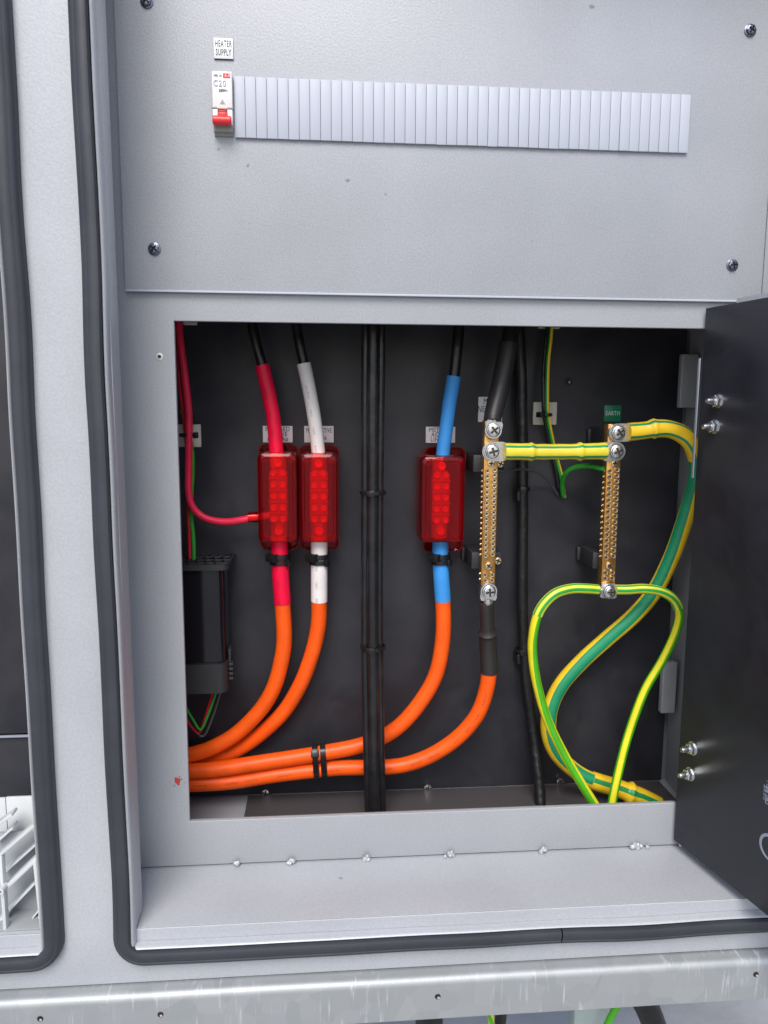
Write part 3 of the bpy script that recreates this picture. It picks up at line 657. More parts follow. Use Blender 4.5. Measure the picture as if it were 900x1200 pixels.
# ------------------------------------------------------------------ upper panel: breaker, blanking strip, label
B0, B1 = at(249, 125, -.012).x, -.0722
BZ0, BZ1 = .2262, .2742
mc = empty('circuit_breaker', ((B0 + B1) / 2, -.004, BZ0), 'white single pole circuit breaker with its red toggle down', 'circuit breaker')
ZM = at(262, 127, -.013).z
shift(box('upper_housing', B0, B1, -.0125, -.0039, ZM, BZ1, M['mcb'], None, .0008), mc)
ZL = at(262, 144, -.013).z
shift(box('cheek', B0 + .0001, B0 + .0042, -.0125, -.0039, ZL - .001, ZM - .0002, M['mcb'], None, .0006), mc)
shift(box('cheek', B1 - .0042, B1 - .0001, -.0125, -.0039, ZL - .001, ZM - .0002, M['mcb'], None, .0006), mc)
shift(box('slot_floor', B0 + .0042, B1 - .0042, -.0070, -.0039, ZL - .001, ZM - .0002, M['mcbred'], None, .0002), mc)
bm = bmesh.new()
loft(bm, [[Vector((x, y, z)) for y, z in ((-.0038, ZL - .0012), (-.0122, ZL - .0012), (-.0112, ZL - .0060), (-.0070, BZ0 + .002), (-.0060, BZ0), (-.0038, BZ0))] for x in (B0 + .0004, B1 - .0004)], True, True)
shift(from_bm('lower_housing', bm, M['mcbgrey'], smooth=False), mc)
tg = box('toggle', B0 + .0045, B1 - .0045, -.0150, -.0072, ZL + .002, ZM - .002, M['mcbred'], None, .0008); shift(tg, mc)
bm = bmesh.new(); cz = ZL + .0005
q = Vector((0, 0, 0)); rr = .0037
bm_lathe(bm, [(0, 0), (rr * .8, 0), (rr, .0008), (rr, B1 - B0 - .0020), (rr * .8, B1 - B0 - .0012), (0, B1 - B0 - .0012)], 18, (B0 + .0006, -.0165, cz), (1, 0, 0)); tb = from_bm('toggle_bar', bm, M['mcbred']); shift(tb, mc)
for k in (0, 1):
    gb = box('groove', B0 + .0047, B1 - .0047, -.0153, -.0148, ZM - .0062 + k * .003, ZM - .0056 + k * .003, M['rust'], None, 0); shift(gb, mc)
Yp = -.0126; xm = (B0 + B1) / 2
rp = box('red_mark', xm + .001, B1 - .0012, Yp - .0002, Yp + .0002, BZ1 - .0052, BZ1 - .0016, M['mcbred'], None, 0); shift(rp, mc)
text('rating_print', '6.0', .0036, (xm + .0046, Yp - .0003, BZ1 - .0034), M['wink'], mc, xs=.9)
text('rating_print', '6000 240', .0026, (xm - .0032, Yp - .0002, BZ1 - .0036), M['ink'], mc, xs=.6)
text('rating_print', 'C20', .0068, (xm - .0018, Yp - .0002, BZ1 - .0098), M['dink'], mc, xs=.85)
text('rating_print', '230V~', .0026, (xm + .001, Yp - .0002, BZ1 - .0150), M['ink'], mc, xs=.9, bold=.0001)
bm = bmesh.new(); loft(bm, [[Vector((xm - .0020, y, ZM + .0035)), Vector((xm + .0024, y, ZM + .0035)), Vector((xm + .0002, y, ZM + .0070))] for y in (Yp - .0002, Yp + .0001)], True, True); shift(from_bm('triangle_mark', bm, M['mcbgrey'], smooth=False), mc)
for s_ in (-1, 1):
    c = xm + s_ * .0065; o = box('shoulder', c - .0022, c + .0022, Yp - .0004, Yp + .001, ZM - .0002, ZM + .0012, M['mcbgrey'], None, .0002); shift(o, mc)

bs = empty('blanking_strip', (.125, -.004, .2255), 'long strip of pale grey snap off blank modules beside the breaker', 'blanking strip')
X0, X1 = -.0712, .3207; NB = 44; pt = (X1 - X0) / NB
shift(box('backing', X0, X1, -.0052, -.0039, .2256, .2728, M['blankbase'], None, .0002), bs)
bm = bmesh.new(); bm_box(bm, (0, 0, 0), (pt - .00038, .0022, .0478), bev=.00014); me_b = from_bm('blank', bm, M['blank']); mesh_blank = me_b.data; bpy.data.objects.remove(me_b)
for i in range(NB):
    o = bpy.data.objects.new('blank', mesh_blank); C.objects.link(o); o.parent = bs
    dy = -.0003 * (i % 15 == 7) + random.gauss(0, .00005); dz = random.gauss(0, .00008) - (.0005 if 20 < i else 0) * 0
    o.location = Vector((X0 + pt * (i + .5), -.0056 + dy, .2492 + dz)) - Vector(bs.location)
    o.rotation_euler = (random.gauss(0, .0015), 0, random.gauss(0, .003))

def label(name, lab, x0, y0, x1, y1, Y, lines, size, mat='label_white', ink='ink', cat='label', th=.0014, xs=.62, dz=None, offs=None):
    a, b = at(x0, y0, Y), at(x1, y1, Y); c = (a + b) / 2
    e = empty(name, (c.x, Y, b.z), lab, cat)
    shift(box('plate', a.x, b.x, Y - th, Y + .0004, b.z, a.z, M[mat], None, .0002), e)
    shift(box('plate_core', a.x + .0001, b.x - .0001, Y - th * .55, Y + .0006, b.z - .0003, a.z + .0001, M['label_edge'], None, 0), e)
    H_ = a.z - b.z; k = len(lines)
    for i, s in enumerate(lines):
        z = a.z - H_ * (i + .5 + .15 * (k > 1) * (1 - 2 * (i + .5) / k)) / k
        text('engraving', s, size, (c.x + (offs[i] if offs else 0), Y - th - .00012, z), M[ink], e, xs=xs)
    return e
label('heater_label', 'small white engraved plate reading HEATER SUPPLY above the circuit breaker', 250.5, 45, 273.5, 70, -.0042, ['HEATER', 'SUPPLY'], .0070, xs=.50)
YL = BY - .0003
label('circuit_label', 'white engraved plate behind the red sleeved cable', 308, 499, 343, 518.5, YL, ['METERED', 'ACTIVE', 'LINE A\u00f8'], .0066, xs=.85)
label('circuit_label', 'white engraved plate behind the white sleeved cable', 356.5, 499, 391, 518.5, YL, ['MTRD ACTIVE', 'LINE  B\u00f8'], .0070, xs=.56)
label('circuit_label', 'white engraved plate behind the blue sleeved cable', 499, 500, 533, 519, YL, ['METERED', 'ACTIVE', 'LINE C\u00f8'], .0068, xs=.82)
label('neutral_label', 'white engraved plate partly hidden behind the thick black neutral cable', 560.5, 465, 588, 494.5, YL, ['MAIN', 'NEUTRAL', 'BAR'], .0098, xs=.60)
label('earth_label', 'small green engraved plate reading EARTH above the right brass bar', 708, 475, 727, 494, YL, ['EARTH'], .0066, 'label_green', 'wink', xs=.72)

# ------------------------------------------------------------------ red see-through connector boxes
def rr3(cx, cz, hw, hh, r, y, n=5): return [Vector((x, y, z)) for x, z, _, _ in rrect(cx - hw, cx + hw, cz - hh, cz + hh, r, n)]
def connector(lab, pb, pl_, seed):
    (bx0, by0, bx1, by1), (lx0, ly0, lx1, ly1) = pb, pl_
    YB, YM, YT = BY - .002, .112, .078
    a, b = at(bx0, by0, YB - .006), at(bx1, by1, YB - .006); cb = (a + b) / 2; hw, hh = (b.x - a.x) / 2, (a.z - b.z) / 2
    c, d = at(lx0, ly0, YT), at(lx1, ly1, YT); cl = (c + d) / 2; lw, lh = (d.x - c.x) / 2, (c.z - d.z) / 2
    e = empty('connector_box', (cb.x, BY, b.z), lab, 'connector box', 'red clear cable connector boxes on the back plate')
    def shell(nm, rings, capb, th=-.0014):
        bm = bmesh.new(); loft(bm, rings, False, capb); bmesh.ops.recalc_face_normals(bm, faces=bm.faces)
        bmesh.ops.solidify(bm, geom=list(bm.faces), thickness=.0013); o = from_bm(nm, bm, M['clear']); return shift(o, e)
    shell('base', [rr3(cb.x, cb.z, hw + .0012, hh + .001, .007, YM), rr3(cb.x, cb.z, hw + .0012, hh + .001, .007, YM + .0015), rr3(cb.x, cb.z, hw, hh, .006, YM + .002), rr3(cb.x, cb.z, hw, hh, .006, YB)], True)
    shell('cover', [rr3(cl.x, cl.z, lw, lh, .006, YM - .0004), rr3(cl.x, cl.z, lw, lh, .006, YM - .002), rr3(cl.x, cl.z, lw - .0006, lh - .0006, .006, YT + .004), rr3(cl.x, cl.z, lw - .0014, lh - .0014, .006, YT + .0012), rr3(cl.x, cl.z, lw - .0044, lh - .0044, .005, YT - .0003), rr3(cl.x, cl.z, lw - .0052, lh - .0052, .004, YT - .0004), rr3(cl.x, cl.z, lw - .0058, lh - .0058, .004, YT + .0004)], True)
    for sx_ in (-1, 1):
        for sz_ in (-1, 1):
            bm = bmesh.new(); bm_lathe(bm, [(0, -.026), (.0032, -.026), (.0032, 0), (.0026, .0005), (.0014, .0004), (.0012, -.002), (0, -.002)], 16, (cl.x + sx_ * (lw - .0072), YT + .0020, cl.z + sz_ * (lh - .0072)))
            shift(from_bm('screw_post', bm, M['clear']), e)
    # terminal block inside, screws in pairs
    YC = .098; wb = .0092; zt, zb = cl.z + lh - .004, cl.z - lh + .004
    blk = shift(box('terminal_block', cl.x - wb, cl.x + wb, YC - .008, YC + .010, zb + .016, zt - .016, M['tin'], None, .0015, 3), e)
    for k in range(4):
        zg = cl.z + (k - 1.5) * .0118 + .001; shift(box('divider', cl.x - wb - .0004, cl.x + wb + .0004, YC - .0100, YC - .0078, zg - .0007, zg + .0007, M['tin'], None, .0002), e)
    for k in range(5):
        for s_ in (-1, 1):
            o = bpy.data.objects.new('clamp_screw', ME_CL); C.objects.link(o); o.parent = e
            o.location = Vector((cl.x + s_ * .0047, YC - .0082, cl.z + (k - 2) * .0118 + .001)) - Vector(e.location)
    for (za_, zb_) in ((zt - .0158, zt + .001), (zb - .001, zb + .0158)):
        bm = bmesh.new(); zc = (za_ + zb_) / 2
        bm_lathe(bm, [(0, 0), (wb * .92, 0), (wb * .92, abs(zb_ - za_)), (0, abs(zb_ - za_))], 20, (cl.x, YC + .001, min(za_, zb_)), (0, 0, 1)); shift(from_bm('conductor_end', bm, M['tin']), e)
        put('clamp_screw', ME_CL, (cl.x, YC - .0078, zc), e, s=1.3)
    return e, cl, cb
ME_CL = lathe_me([(0, 0), (.0034, 0), (.0034, .0016), (.0028, .0022), (.0018, .0020), (.0015, .0014), (0, .0014)], 16, M['tinb'])
b1 = connector('clear red connector box joining the red sleeved cables', (305, 521, 349.5, 641), (300, 530, 350, 637), 1)
b2 = connector('clear red connector box joining the white sleeved cables', (352, 522, 396, 641), (350, 531, 397, 637), 2)
b3 = connector('clear red connector box joining the blue sleeved cables', (497, 524, 540, 643), (493, 534, 544.5, 637), 3)
# side gland of the first box
q = at(300, 606, .098); bm = bmesh.new(); bm_lathe(bm, [(.0055, 0), (.0058, .002), (.0052, .010), (.0040, .010), (.0040, 0), (.0055, 0)], 16, q + Vector((.002, 0, 0)), (-1, 0, 0)); shift(from_bm('side_gland', bm, M['clear']), b1[0])

# ------------------------------------------------------------------ cables
def cable(name, lab, cat, parts, group=None):
    """parts: (part name, path, radius, material key, kwargs)"""
    base = min((p[1][0] for p in parts), key=lambda v: v.z) if parts else Vector()
    e = empty(name, parts[0][1][-1], lab, cat, group)
    for pn, path, r, mt, kw in parts: shift(tube(pn, path, r, M[mt], None, **kw), e)
    return e
PR = .0083
# four incoming black cables with coloured sleeves
Ym = .099
p = px([(288, 320, .10), (294, 372, .099), (301, 405, .098), (307, 428, .098), (315, 462, .098), (321, 495, .098), (324, 530, .098), (325, 548, .098)])
cable('incoming_cable', 'black cable in a red sleeve entering the left connector box from above', 'cable', [('jacket', sub(p, 0, 3.3), .0050, 'black', {}), ('sleeve', sub(p, 3, 7), .0073, 'red', dict(hollow=1))])
p = px([(340, 320, .10), (346, 372, .099), (351, 402, .098), (356, 426, .098), (363, 460, .098), (369, 495, .098), (373, 530, .098), (374, 548, .098)])
cable('incoming_cable', 'black cable in a white sleeve entering the middle connector box from above', 'cable', [('jacket', sub(p, 0, 3.3), .0050, 'black', {}), ('sleeve', sub(p, 3, 7), .0070, 'white', {})])
p = px([(541, 320, .10), (538, 380, .099), (535, 412, .098), (532, 441, .098), (527, 470, .098), (523, 500, .098), (519, 532, .098), (518, 550, .098)])
cable('incoming_cable', 'black cable in a blue sleeve entering the right connector box from above', 'cable', [('jacket', sub(p, 0, 3.3), .0058, 'black', {}), ('sleeve', sub(p, 3, 7), .0072, 'blue', {})])
p = px([(606, 320, .088), (600, 372, .086), (596, 402, .084), (591, 430, .082), (584, 462, .078), (578, 486, .072), (577, 494, .069)])
nc = cable('neutral_cable', 'thick black cable coming down to the top bolt of the left brass bar', 'cable', [('jacket', sub(p, 0, 2.3), .0078, 'black', {}), ('heat_shrink', sub(p, 2, 6), .0096, 'shrink', dict(rfun=lambda t: 1.0 - .15 * max(0, t - .75) * 4 * .6))])

# orange outgoing
o1 = px([(326, 628, .098), (328, 650, .098), (329, 675, .098), (331, 707, .099), (333, 747, .101), (330, 773, .102), (321, 805, .104), (305, 832, .105), (278, 859, .105), (249, 876, .104), (219, 885, .104), (180, 888, .104), (140, 888, .104)])
cable('orange_cable', 'orange cable with red sleeve sweeping left highest at the opening edge', 'cable', [('jacket', sub(o1, 3, 12), .0083, 'orange', {}), ('sleeve', sub(o1, 0, 3), .0089, 'red', {})])
o2 = px([(374, 628, .098), (374, 650, .098), (374, 675, .098), (374, 704, .101), (373, 733, .104), (366, 765, .107), (353, 800, .110), (334, 832, .113), (310, 856, .115), (286, 874, .118), (262, 886, .119), (219, 897, .120), (140, 905, .120)])
cable('orange_cable', 'orange cable with white sleeve curving down and passing behind the others', 'cable', [('jacket', sub(o2, 3, 12), .0083, 'orange', {}), ('sleeve', sub(o2, 0, 3), .0087, 'white', {})])
o3 = px([(516, 630, .098), (516, 650, .098), (517, 675, .098), (519, 704, .098), (519.5, 740, .098), (515, 775, .098), (507, 799, .098), (491, 825, .098), (472, 847, .098), (451, 862, .098), (420, 874, .098), (383, 881.5, .097), (350, 887, .096), (297, 895, .095), (257, 901, .095), (219, 904, .095), (140, 906, .095)])
cable('orange_cable', 'orange cable with blue sleeve curving left across the middle of the opening', 'cable', [('jacket', sub(o3, 3, 16), .0083, 'orange', {}), ('sleeve', sub(o3, 0, 3), .0086, 'blue', {})])
o4 = px([(570, 700, .0685), (570, 712, .070), (571, 734, .076), (572, 760, .084), (573, 788, .087), (569, 812, .089), (560, 836, .091), (544, 857, .093), (525, 873, .095), (501, 887, .096), (475, 896, .097), (451, 899, .098), (420, 899.5, .098), (395, 900, .098), (366, 903, .098), (323, 908, .098), (270, 916, .098), (219, 919, .098), (140, 922, .098)])
def rsh(t): return (.80 if t < .42 else 1.0) + .16 * math.exp(-((t - .42) / .03) ** 2)
c4 = cable('orange_cable', 'orange cable ending in black heat shrink at the foot of the left brass bar', 'cable', [('jacket', sub(o4, 4, 18), .0083, 'orange_print', {}), ('heat_shrink', sub(o4, 0.6, 4), .0091, 'shrink', dict(rfun=rsh))])

# bundle of black cables down the middle
BYB = .062
grp = 'black cables bundled upright in the middle'
for (a, b, c, r, dy, nm) in ((428.5, 428, 432, .0044, 0, 'left most black cable of the upright bundle in the middle'), (437, 436.5, 439.5, .0056, -.006, 'front thick black cable of the upright bundle in the middle'), (446, 444, 447.5, .0042, 0, 'right most black cable of the upright bundle in the middle'), (440, 439, 443, .0048, .007, 'rear black cable of the upright bundle in the middle')):
    pth = px([(a, 300, BYB + dy), (a + .5, 385, BYB + dy), (a - .3, 480, BYB + dy), (b + .4, 580, BYB + dy), (b, 680, BYB + dy), (b + .3, 760, BYB + dy), ((b + c) / 2, 860, BYB + dy), (c, 940, BYB + dy), (c + .5, 975, BYB + dy)], per=14)
    cable('black_cable', nm, 'cable', [('jacket', pth, r, 'black', dict(rfun=lambda t, a=a: 1 + .05 * noise.noise(Vector((t * 25, a, 0)))))], grp)
pc = px([(607, 300, .116), (608, 385, .116), (611, 450, .116), (612, 520, .116), (612.5, 600, .116), (612, 680, .116), (613, 740, .115), (617, 800, .113), (625, 860, .108), (631, 910, .095), (634, 955, .080)], per=20)
cable('black_conduit', 'slightly bent black conduit running down between the two brass bars', 'conduit', [('jacket', pc, .0060, 'conduit', dict(rfun=lambda t: 1 + .02 * math.sin(t * 400)))])

# thin wires on the right
pw = px([(648, 320, .112), (646, 385, .112), (642, 425, .112), (641, 470, .110), (642, 488, .112), (647, 515, .118), (653, 540, .122), (658, 560, .122), (661, 583, .124)])
cable('earth_wire', 'thin yellow and green wire running down through the right tie mount', 'wire', [('jacket', pw, .0024, 'thingy', dict(n=12, twist=.16, twist0=.03))])
pw = px([(644, 320, .116), (641, 385, .116), (637, 430, .116), (637, 470, .112), (638, 488, .114), (644, 520, .122), (651, 548, .124), (655, 572, .125)])
cable('black_wire', 'thin black wire alongside the yellow and green wire at the right tie mount', 'wire', [('jacket', pw, .0022, 'conduit', dict(n=10))])
pw = px([(660, 580, .122), (659, 568, .116), (663, 555, .106), (673, 548, .098), (690, 546, .088), (702, 548.5, .080), (709, 549.5, .076)])
cable('earth_wire', 'short bright green wire looping into the side of the right brass bar', 'wire', [('jacket', pw, .0026, 'thing_green', dict(n=12))])
pw = px([(578, 551, .078), (592, 552, .082), (612, 550, .094), (628, 553, .108), (640, 561, .118), (648, 571, .124), (654, 580, .126)])
cable('grey_wire', 'very thin grey wire leaving the side of the left brass bar', 'wire', [('jacket', pw, .0012, 'greywire', dict(n=8))])

# red control wire on the left
pw = px([(206, 300, .105), (210, 385, .105), (216, 435, .105), (221, 480, .105), (221.5, 512, .104), (221, 550, .106), (221.5, 580, .106), (228, 597, .104), (243, 608, .102), (265, 611.5, .100), (285, 609, .098), (300, 606, .098), (322, 603, .098)])
cable('red_wire', 'pinkish red wire bending into the side of the left connector box', 'wire', [('jacket', pw, .0037, 'redwire', dict(n=16))])
pw = px([(206, 300, .112), (207.5, 385, .112), (209, 430, .112), (213, 470, .112), (217, 500, .112), (220, 540, .115), (220.5, 590, .118), (222, 630, .114), (223, 668, .104)])
cable('red_wire', 'thin dark red wire running down to the vented black box', 'wire', [('jacket', pw, .0021, 'redthin', dict(n=10))])
pw = px([(213, 480, .119), (224, 520, .119), (226, 550, .119), (224.5, 580, .118), (224.5, 605, .116), (227, 635, .112), (227.5, 668, .104)])
cable('green_wire', 'thin green wire running down to the vented black box', 'wire', [('jacket', pw, .0022, 'thing_green', dict(n=10))])

# cable ties -----------------------------------------------------------------------------
def tie(lab, c, t, rx, ry, wdt=.0045, head=(0, 0), grp_=None, hs=1.0, tail=None, sq=1.0):
    """c centre, t axis of the bundle (in XZ), rx half width across, ry half depth"""
    t = Vector(t).normalized(); s = Vector((0, -1, 0)).cross(t).normalized()   # across
    e = empty('cable_tie', c, lab, 'cable tie', grp_)
    bm = bmesh.new(); N = 40; rings = []
    for k in range(N):
        a = 2 * math.pi * k / N; ca, sa = [math.copysign(abs(f(a)) ** sq, f(a)) for f in (math.cos, math.sin)]; d = s * ca * rx + Vector((0, -1, 0)) * sa * ry
        nn = (s * math.cos(a) / rx + Vector((0, -1, 0)) * math.sin(a) / ry).normalized()
        rings.append([bm.verts.new(Vector(c) + d + nn * h + t * v) for h, v in ((0, -wdt / 2), (.0011, -wdt / 2 + .0004), (.0013, 0), (.0011, wdt / 2 - .0004), (0, wdt / 2))])
    for i in range(N):
        j = (i + 1) % N
        for k in range(5): bm.faces.new((rings[i][k], rings[i][(k + 1) % 5], rings[j][(k + 1) % 5], rings[j][k]))
    shift(from_bm('strap', bm, M['tie']), e)
    a = head[0]; hp = Vector(c) + s * math.cos(a) * (rx + .0015) + Vector((0, -1, 0)) * math.sin(a) * (ry + .0015)
    nn = (s * math.cos(a) / rx + Vector((0, -1, 0)) * math.sin(a) / ry).normalized(); tt = nn.cross(t)
    rot = Matrix((tt, nn, t)).transposed()
    bm = bmesh.new(); bm_box(bm, hp, (.0062 * hs, .0042 * hs, (wdt + .0022)), rot=rot, bev=.0007)
    shift(from_bm('head', bm, M['tie']), e)
    if tail:
        bm = bmesh.new(); bm_box(bm, hp + tt * tail * .5 * .006 + nn * .0012, (abs(tail) * .006, .0012, wdt * .85), rot=rot, bev=.0003); shift(from_bm('tail', bm, M['tie']), e)
    return e
V_ = Vector
for pth, w_, nm in ((o1, .0094, 'red'), (o2, .0092, 'white'), (o3, .0092, 'blue')):
    c = pth[12]; t = pth[14] - pth[10]
    tie('upper black cable tie strapped round the %s sleeve under its connector box' % nm, c + V_((0, 0, .0026)), t, w_ + .0004, w_ + .0004, wdt=.0056, head=(math.pi * .74, 0), tail=None, hs=1.9)
    tie('lower black cable tie strapped round the %s sleeve under its connector box' % nm, c - V_((0, 0, .0034)), t, w_, w_, wdt=.0048, head=(math.pi * .22, 0), hs=1.0)
for xx, nm in ((370, 'left'), (379.3, 'right')):
    c = at(xx, 891, .098); tie('%s cable tie of the pair holding the two lower orange cables together' % nm, c, (1, 0, .06), .0168, .0094, sq=.55, wdt=.0064, head=(math.pi * (.28 if nm == 'left' else 1.5), 0), hs=1.2)
for yy, nm in ((577, 'upper'), (758, 'lower')):
    c = at(437, yy, BYB); tie('%s cable tie round the upright bundle of black cables' % nm, c, (0, 0, 1), .0118, .0125, wdt=.0042, head=(math.pi * .45, 0), hs=1.0)
for yy, nm in ((573, 'upper'), (762, 'lower')):
    c = at(612, yy, .116); tie('%s cable tie clamping the bent black conduit to the back plate' % nm, c, (0, 0, 1), .0072, .0072, wdt=.0045, head=(math.pi * .45, 0), hs=1.0)
    q = at(606, yy + 6, .126); o = box('saddle', q.x - .004, q.x + .004, .112, BY - .0002, q.z - .007, q.z + .006, M['tie'], None, .002, 3); shift(o, bpy.data.objects[[k.name for k in bpy.data.objects if k.name.startswith('cable_tie')][-1]])

def mount(lab, x0, y0, x1, y1, c, w_):
    a, b = at(x0, y0, BY - .003), at(x1, y1, BY - .003)
    e = empty('tie_mount', ((a.x + b.x) / 2, BY, b.z), lab, 'cable mount')
    shift(box('pad', a.x, b.x, BY - .0042, BY - .0002, b.z, a.z, M['mount'], None, .0012, 3), e)
    return e
mount('off white adhesive mount behind the red wires at the left', 208, 497, 236, 524, None, 0)
mount('off white adhesive mount behind the thin wires right of the conduit', 625, 471, 652, 498, None, 0)
c = at(219.5, 510, .108); tie('small cable tie holding the red wires to their mount', c, (0, 0, 1), .0072, .0062, wdt=.0040, head=(math.pi * .95, 0))
c = at(640, 486, .112); tie('small cable tie holding the thin wires to their mount', c, (0, 0, 1), .0052, .0050, wdt=.0036, head=(math.pi * .1, 0), tail=None, hs=1.5)
for (a, b) in ((224, 376), (643, 378)):
    q = at(a, b, .125); 
o = mount('off white adhesive mount at the top edge of the opening by the red wires', 214, 362, 231, 381, None, 0)
o = mount('off white adhesive mount at the top edge of the opening by the thin wires', 631, 368, 656, 385.5, None, 0)

# ------------------------------------------------------------------ brass bars
def lug_mesh(bm, c, d, L_, w_, th=.0030, barrel=.0065):
    """flat palm round c, barrel going along d"""
    d = Vector(d).normalized(); s = Vector((0, -1, 0)).cross(d).normalized(); up = Vector((0, -1, 0))
    pts = []
    for k in range(13):
        a = math.pi / 2 + math.pi * k / 12; pts.append((math.cos(a) * w_, math.sin(a) * w_))
    pts += [(L_ * .45, -w_), (L_ * .62, -w_ * .86), (L_ * .62, w_ * .86), (L_ * .45, w_)]
    rings = [[c + d * x + s * y + up * h for x, y in pts] for h in (0, th)]
    loft(bm, rings, True, True)
    bm_lathe(bm, [(0, 0), (barrel * .98, 0), (barrel, .001), (barrel, L_ * .6), (0, L_ * .6)], 20, c + d * (L_ * .55) + up * (th * .4 - .001), d)
def brass_bar(lab, xc, zt, zb, yf, n1, zs0, pitch, hx=.0073, extra=()):
    e = empty('terminal_bar', (xc, yf + .006, zb), lab, 'terminal bar', 'brass terminal bars on the back plate')
    shift(box('bar', xc - hx, xc + hx, yf, yf + .012, zb, zt, M['brass'], None, .0006), e)
    for i in range(n1):
        z = zs0 - i * pitch
        for s_ in (-1, 1): put('terminal_screw', ME_TSCREW, (xc + s_ * .0037, yf - .0001, z + (.0012 if s_ > 0 else 0)), e)
        put('side_screw', ME_SIDE, (xc - hx - .0001, yf + .0055, z), e)
    return e
# left bar (neutral)
YF1 = .070
nx = (at(576, 520, YF1).x + at(571, 680, YF1).x) / 2 + .0005
zt, zb = at(575, 493, YF1).z, at(570, 704, YF1).z
z0 = at(573, 552, YF1).z; pit = (z0 - at(569, 651, YF1).z) / 16
nb = brass_bar('left brass terminal bar with two rows of small screws below the black cable', nx, zt, zb, YF1, 17, z0, pit)
zz = at(569, 663, YF1).z
put('mounting_screw', ME_SMALL_SCREW, (nx, YF1, zz), nb, ry=.6); put('mounting_screw', ME_SMALL_SCREW, (nx, YF1, at(574, 543, YF1).z), nb, ry=.2)
for yy in (673.5, 680):
    z = at(569, yy, YF1).z
    for s_ in (-1, 1): put('terminal_screw', ME_TSCREW, (nx + s_ * .0037, YF1 - .0001, z), nb)
    put('side_screw', ME_SIDE, (nx - .0074, YF1 + .0055, z), nb)
# right bar (earth)
YF2 = .070
ex = (at(722, 520, YF2).x + at(711, 680, YF2).x) / 2
zt2, zb2 = at(722, 497, YF2).z, at(711, 699, YF2).z
z02 = at(719, 552, YF2).z; pit2 = (z02 - at(712, 653, YF2).z) / 15
eb = brass_bar('right brass terminal bar with two rows of small screws under the green plate', ex, zt2, zb2, YF2, 16, z02, pit2)
put('mounting_screw', ME_SMALL_SCREW, (ex, YF2, at(712, 663, YF2).z), eb, ry=.6); put('mounting_screw', ME_SMALL_SCREW, (ex + .0008, YF2, at(718, 543, YF2).z), eb, ry=.2)
for yy in (671, 677.5):
    z = at(711, yy, YF2).z
    for s_ in (-1, 1): put('terminal_screw', ME_TSCREW, (ex + s_ * .0037, YF2 - .0001, z), eb)
# insulators
def insulator(e, x0, x1, z, yf, scr=True):
    bm = bmesh.new(); bm_box(bm, ((x0 + x1) / 2, (yf + .013 + BY) / 2, z), (x1 - x0, BY - yf - .0135, .018), bev=.0015)
    bm_box(bm, ((x0 + x1) / 2, BY - .004, z), (x1 - x0 + .006, .006, .015), bev=.001)
    shift(from_bm('insulator', bm, M['plastic_matt']), e)
    if scr:
        o = put('insulator_screw', ME_SMALL_SCREW, (x1 - .0045, yf + .0125, z), e, ry=.4, s=1.0)
insulator(nb, at(553, 543, .1).x - .002, at(591, 541, .084).x, at(570, 543, .088).z, YF1)
insulator(nb, at(551, 656, .1).x - .002, at(588, 655, .084).x, at(570, 656, .088).z, YF1)
insulator(eb, at(688, 656, .1).x, at(722, 655, .084).x, at(700, 656, .088).z, YF2, False)
insulator(eb, ex - .006, ex + .006, at(700, 512, .088).z, YF2, False)
# lugs and bolts
def lug(e, c, d, L_=.026, w_=.0092, th=.003, br=.0062):
    bm = bmesh.new(); lug_mesh(bm, c, d, L_, w_, th, br); o = from_bm('lug', bm, M['lug']); shift(o, e); return o
n1 = V_((nx + .0006, YF1 - .0002, at(575, 504, YF1).z)); n2 = V_((nx, YF1 - .0002, at(575, 529, YF1).z)); n3 = V_((nx, YF1 - .0002, at(570, 692, YF1).z))
e1 = V_((ex + .0015, YF2 - .0002, at(722, 507, YF2).z)); e2 = V_((ex + .0005, YF2 - .0002, at(720, 529, YF2).z)); e3 = V_((ex, YF2 - .0002, at(711, 692, YF2).z))
lug(nc, n1, (.20, 0, 1), .015, .0086, br=.0040); lug(c4, n3, (.02, 0, -1), .016, .0086, br=.005)
for e_, q in ((nb, n1), (nb, n2), (nb, n3), (eb, e1), (eb, e2), (eb, e3)): bolt_at(e_, q + V_((0, -.0033, 0)), s=.95 if q is not e3 else .85)
# jumper between the bars
zj = (n2.z + e2.z) / 2
ja, jb = V_((nx + .0125, YF1 - .004, n2.z + .0002)), V_((ex - .0105, YF2 - .004, e2.z + .0006))
jp = [ja.lerp(jb, k / 60) + V_((0, 0, -.0006 * math.sin(math.pi * k / 60))) for k in range(61)]
def rj(t): return 1 + .20 * math.exp(-((t - .265) / .018) ** 2) + .20 * math.exp(-((t - .74) / .018) ** 2) + .07 * math.exp(-((t - .97) / .03) ** 2) + .04 * math.sin(t * 37) * .3 + (.02 if t < .265 else -.05 if t < .74 else 0)
jm = cable('earth_jumper', 'straight yellow and green sleeved jumper bridging the two brass bars', 'cable', [('sleeve', jp, .0083, 'jump', dict(rfun=rj))])
lug(jm, n2, (1, 0, 0), .024, .0098); lug(jm, e2, (-1, 0, 0), .022, .0098)
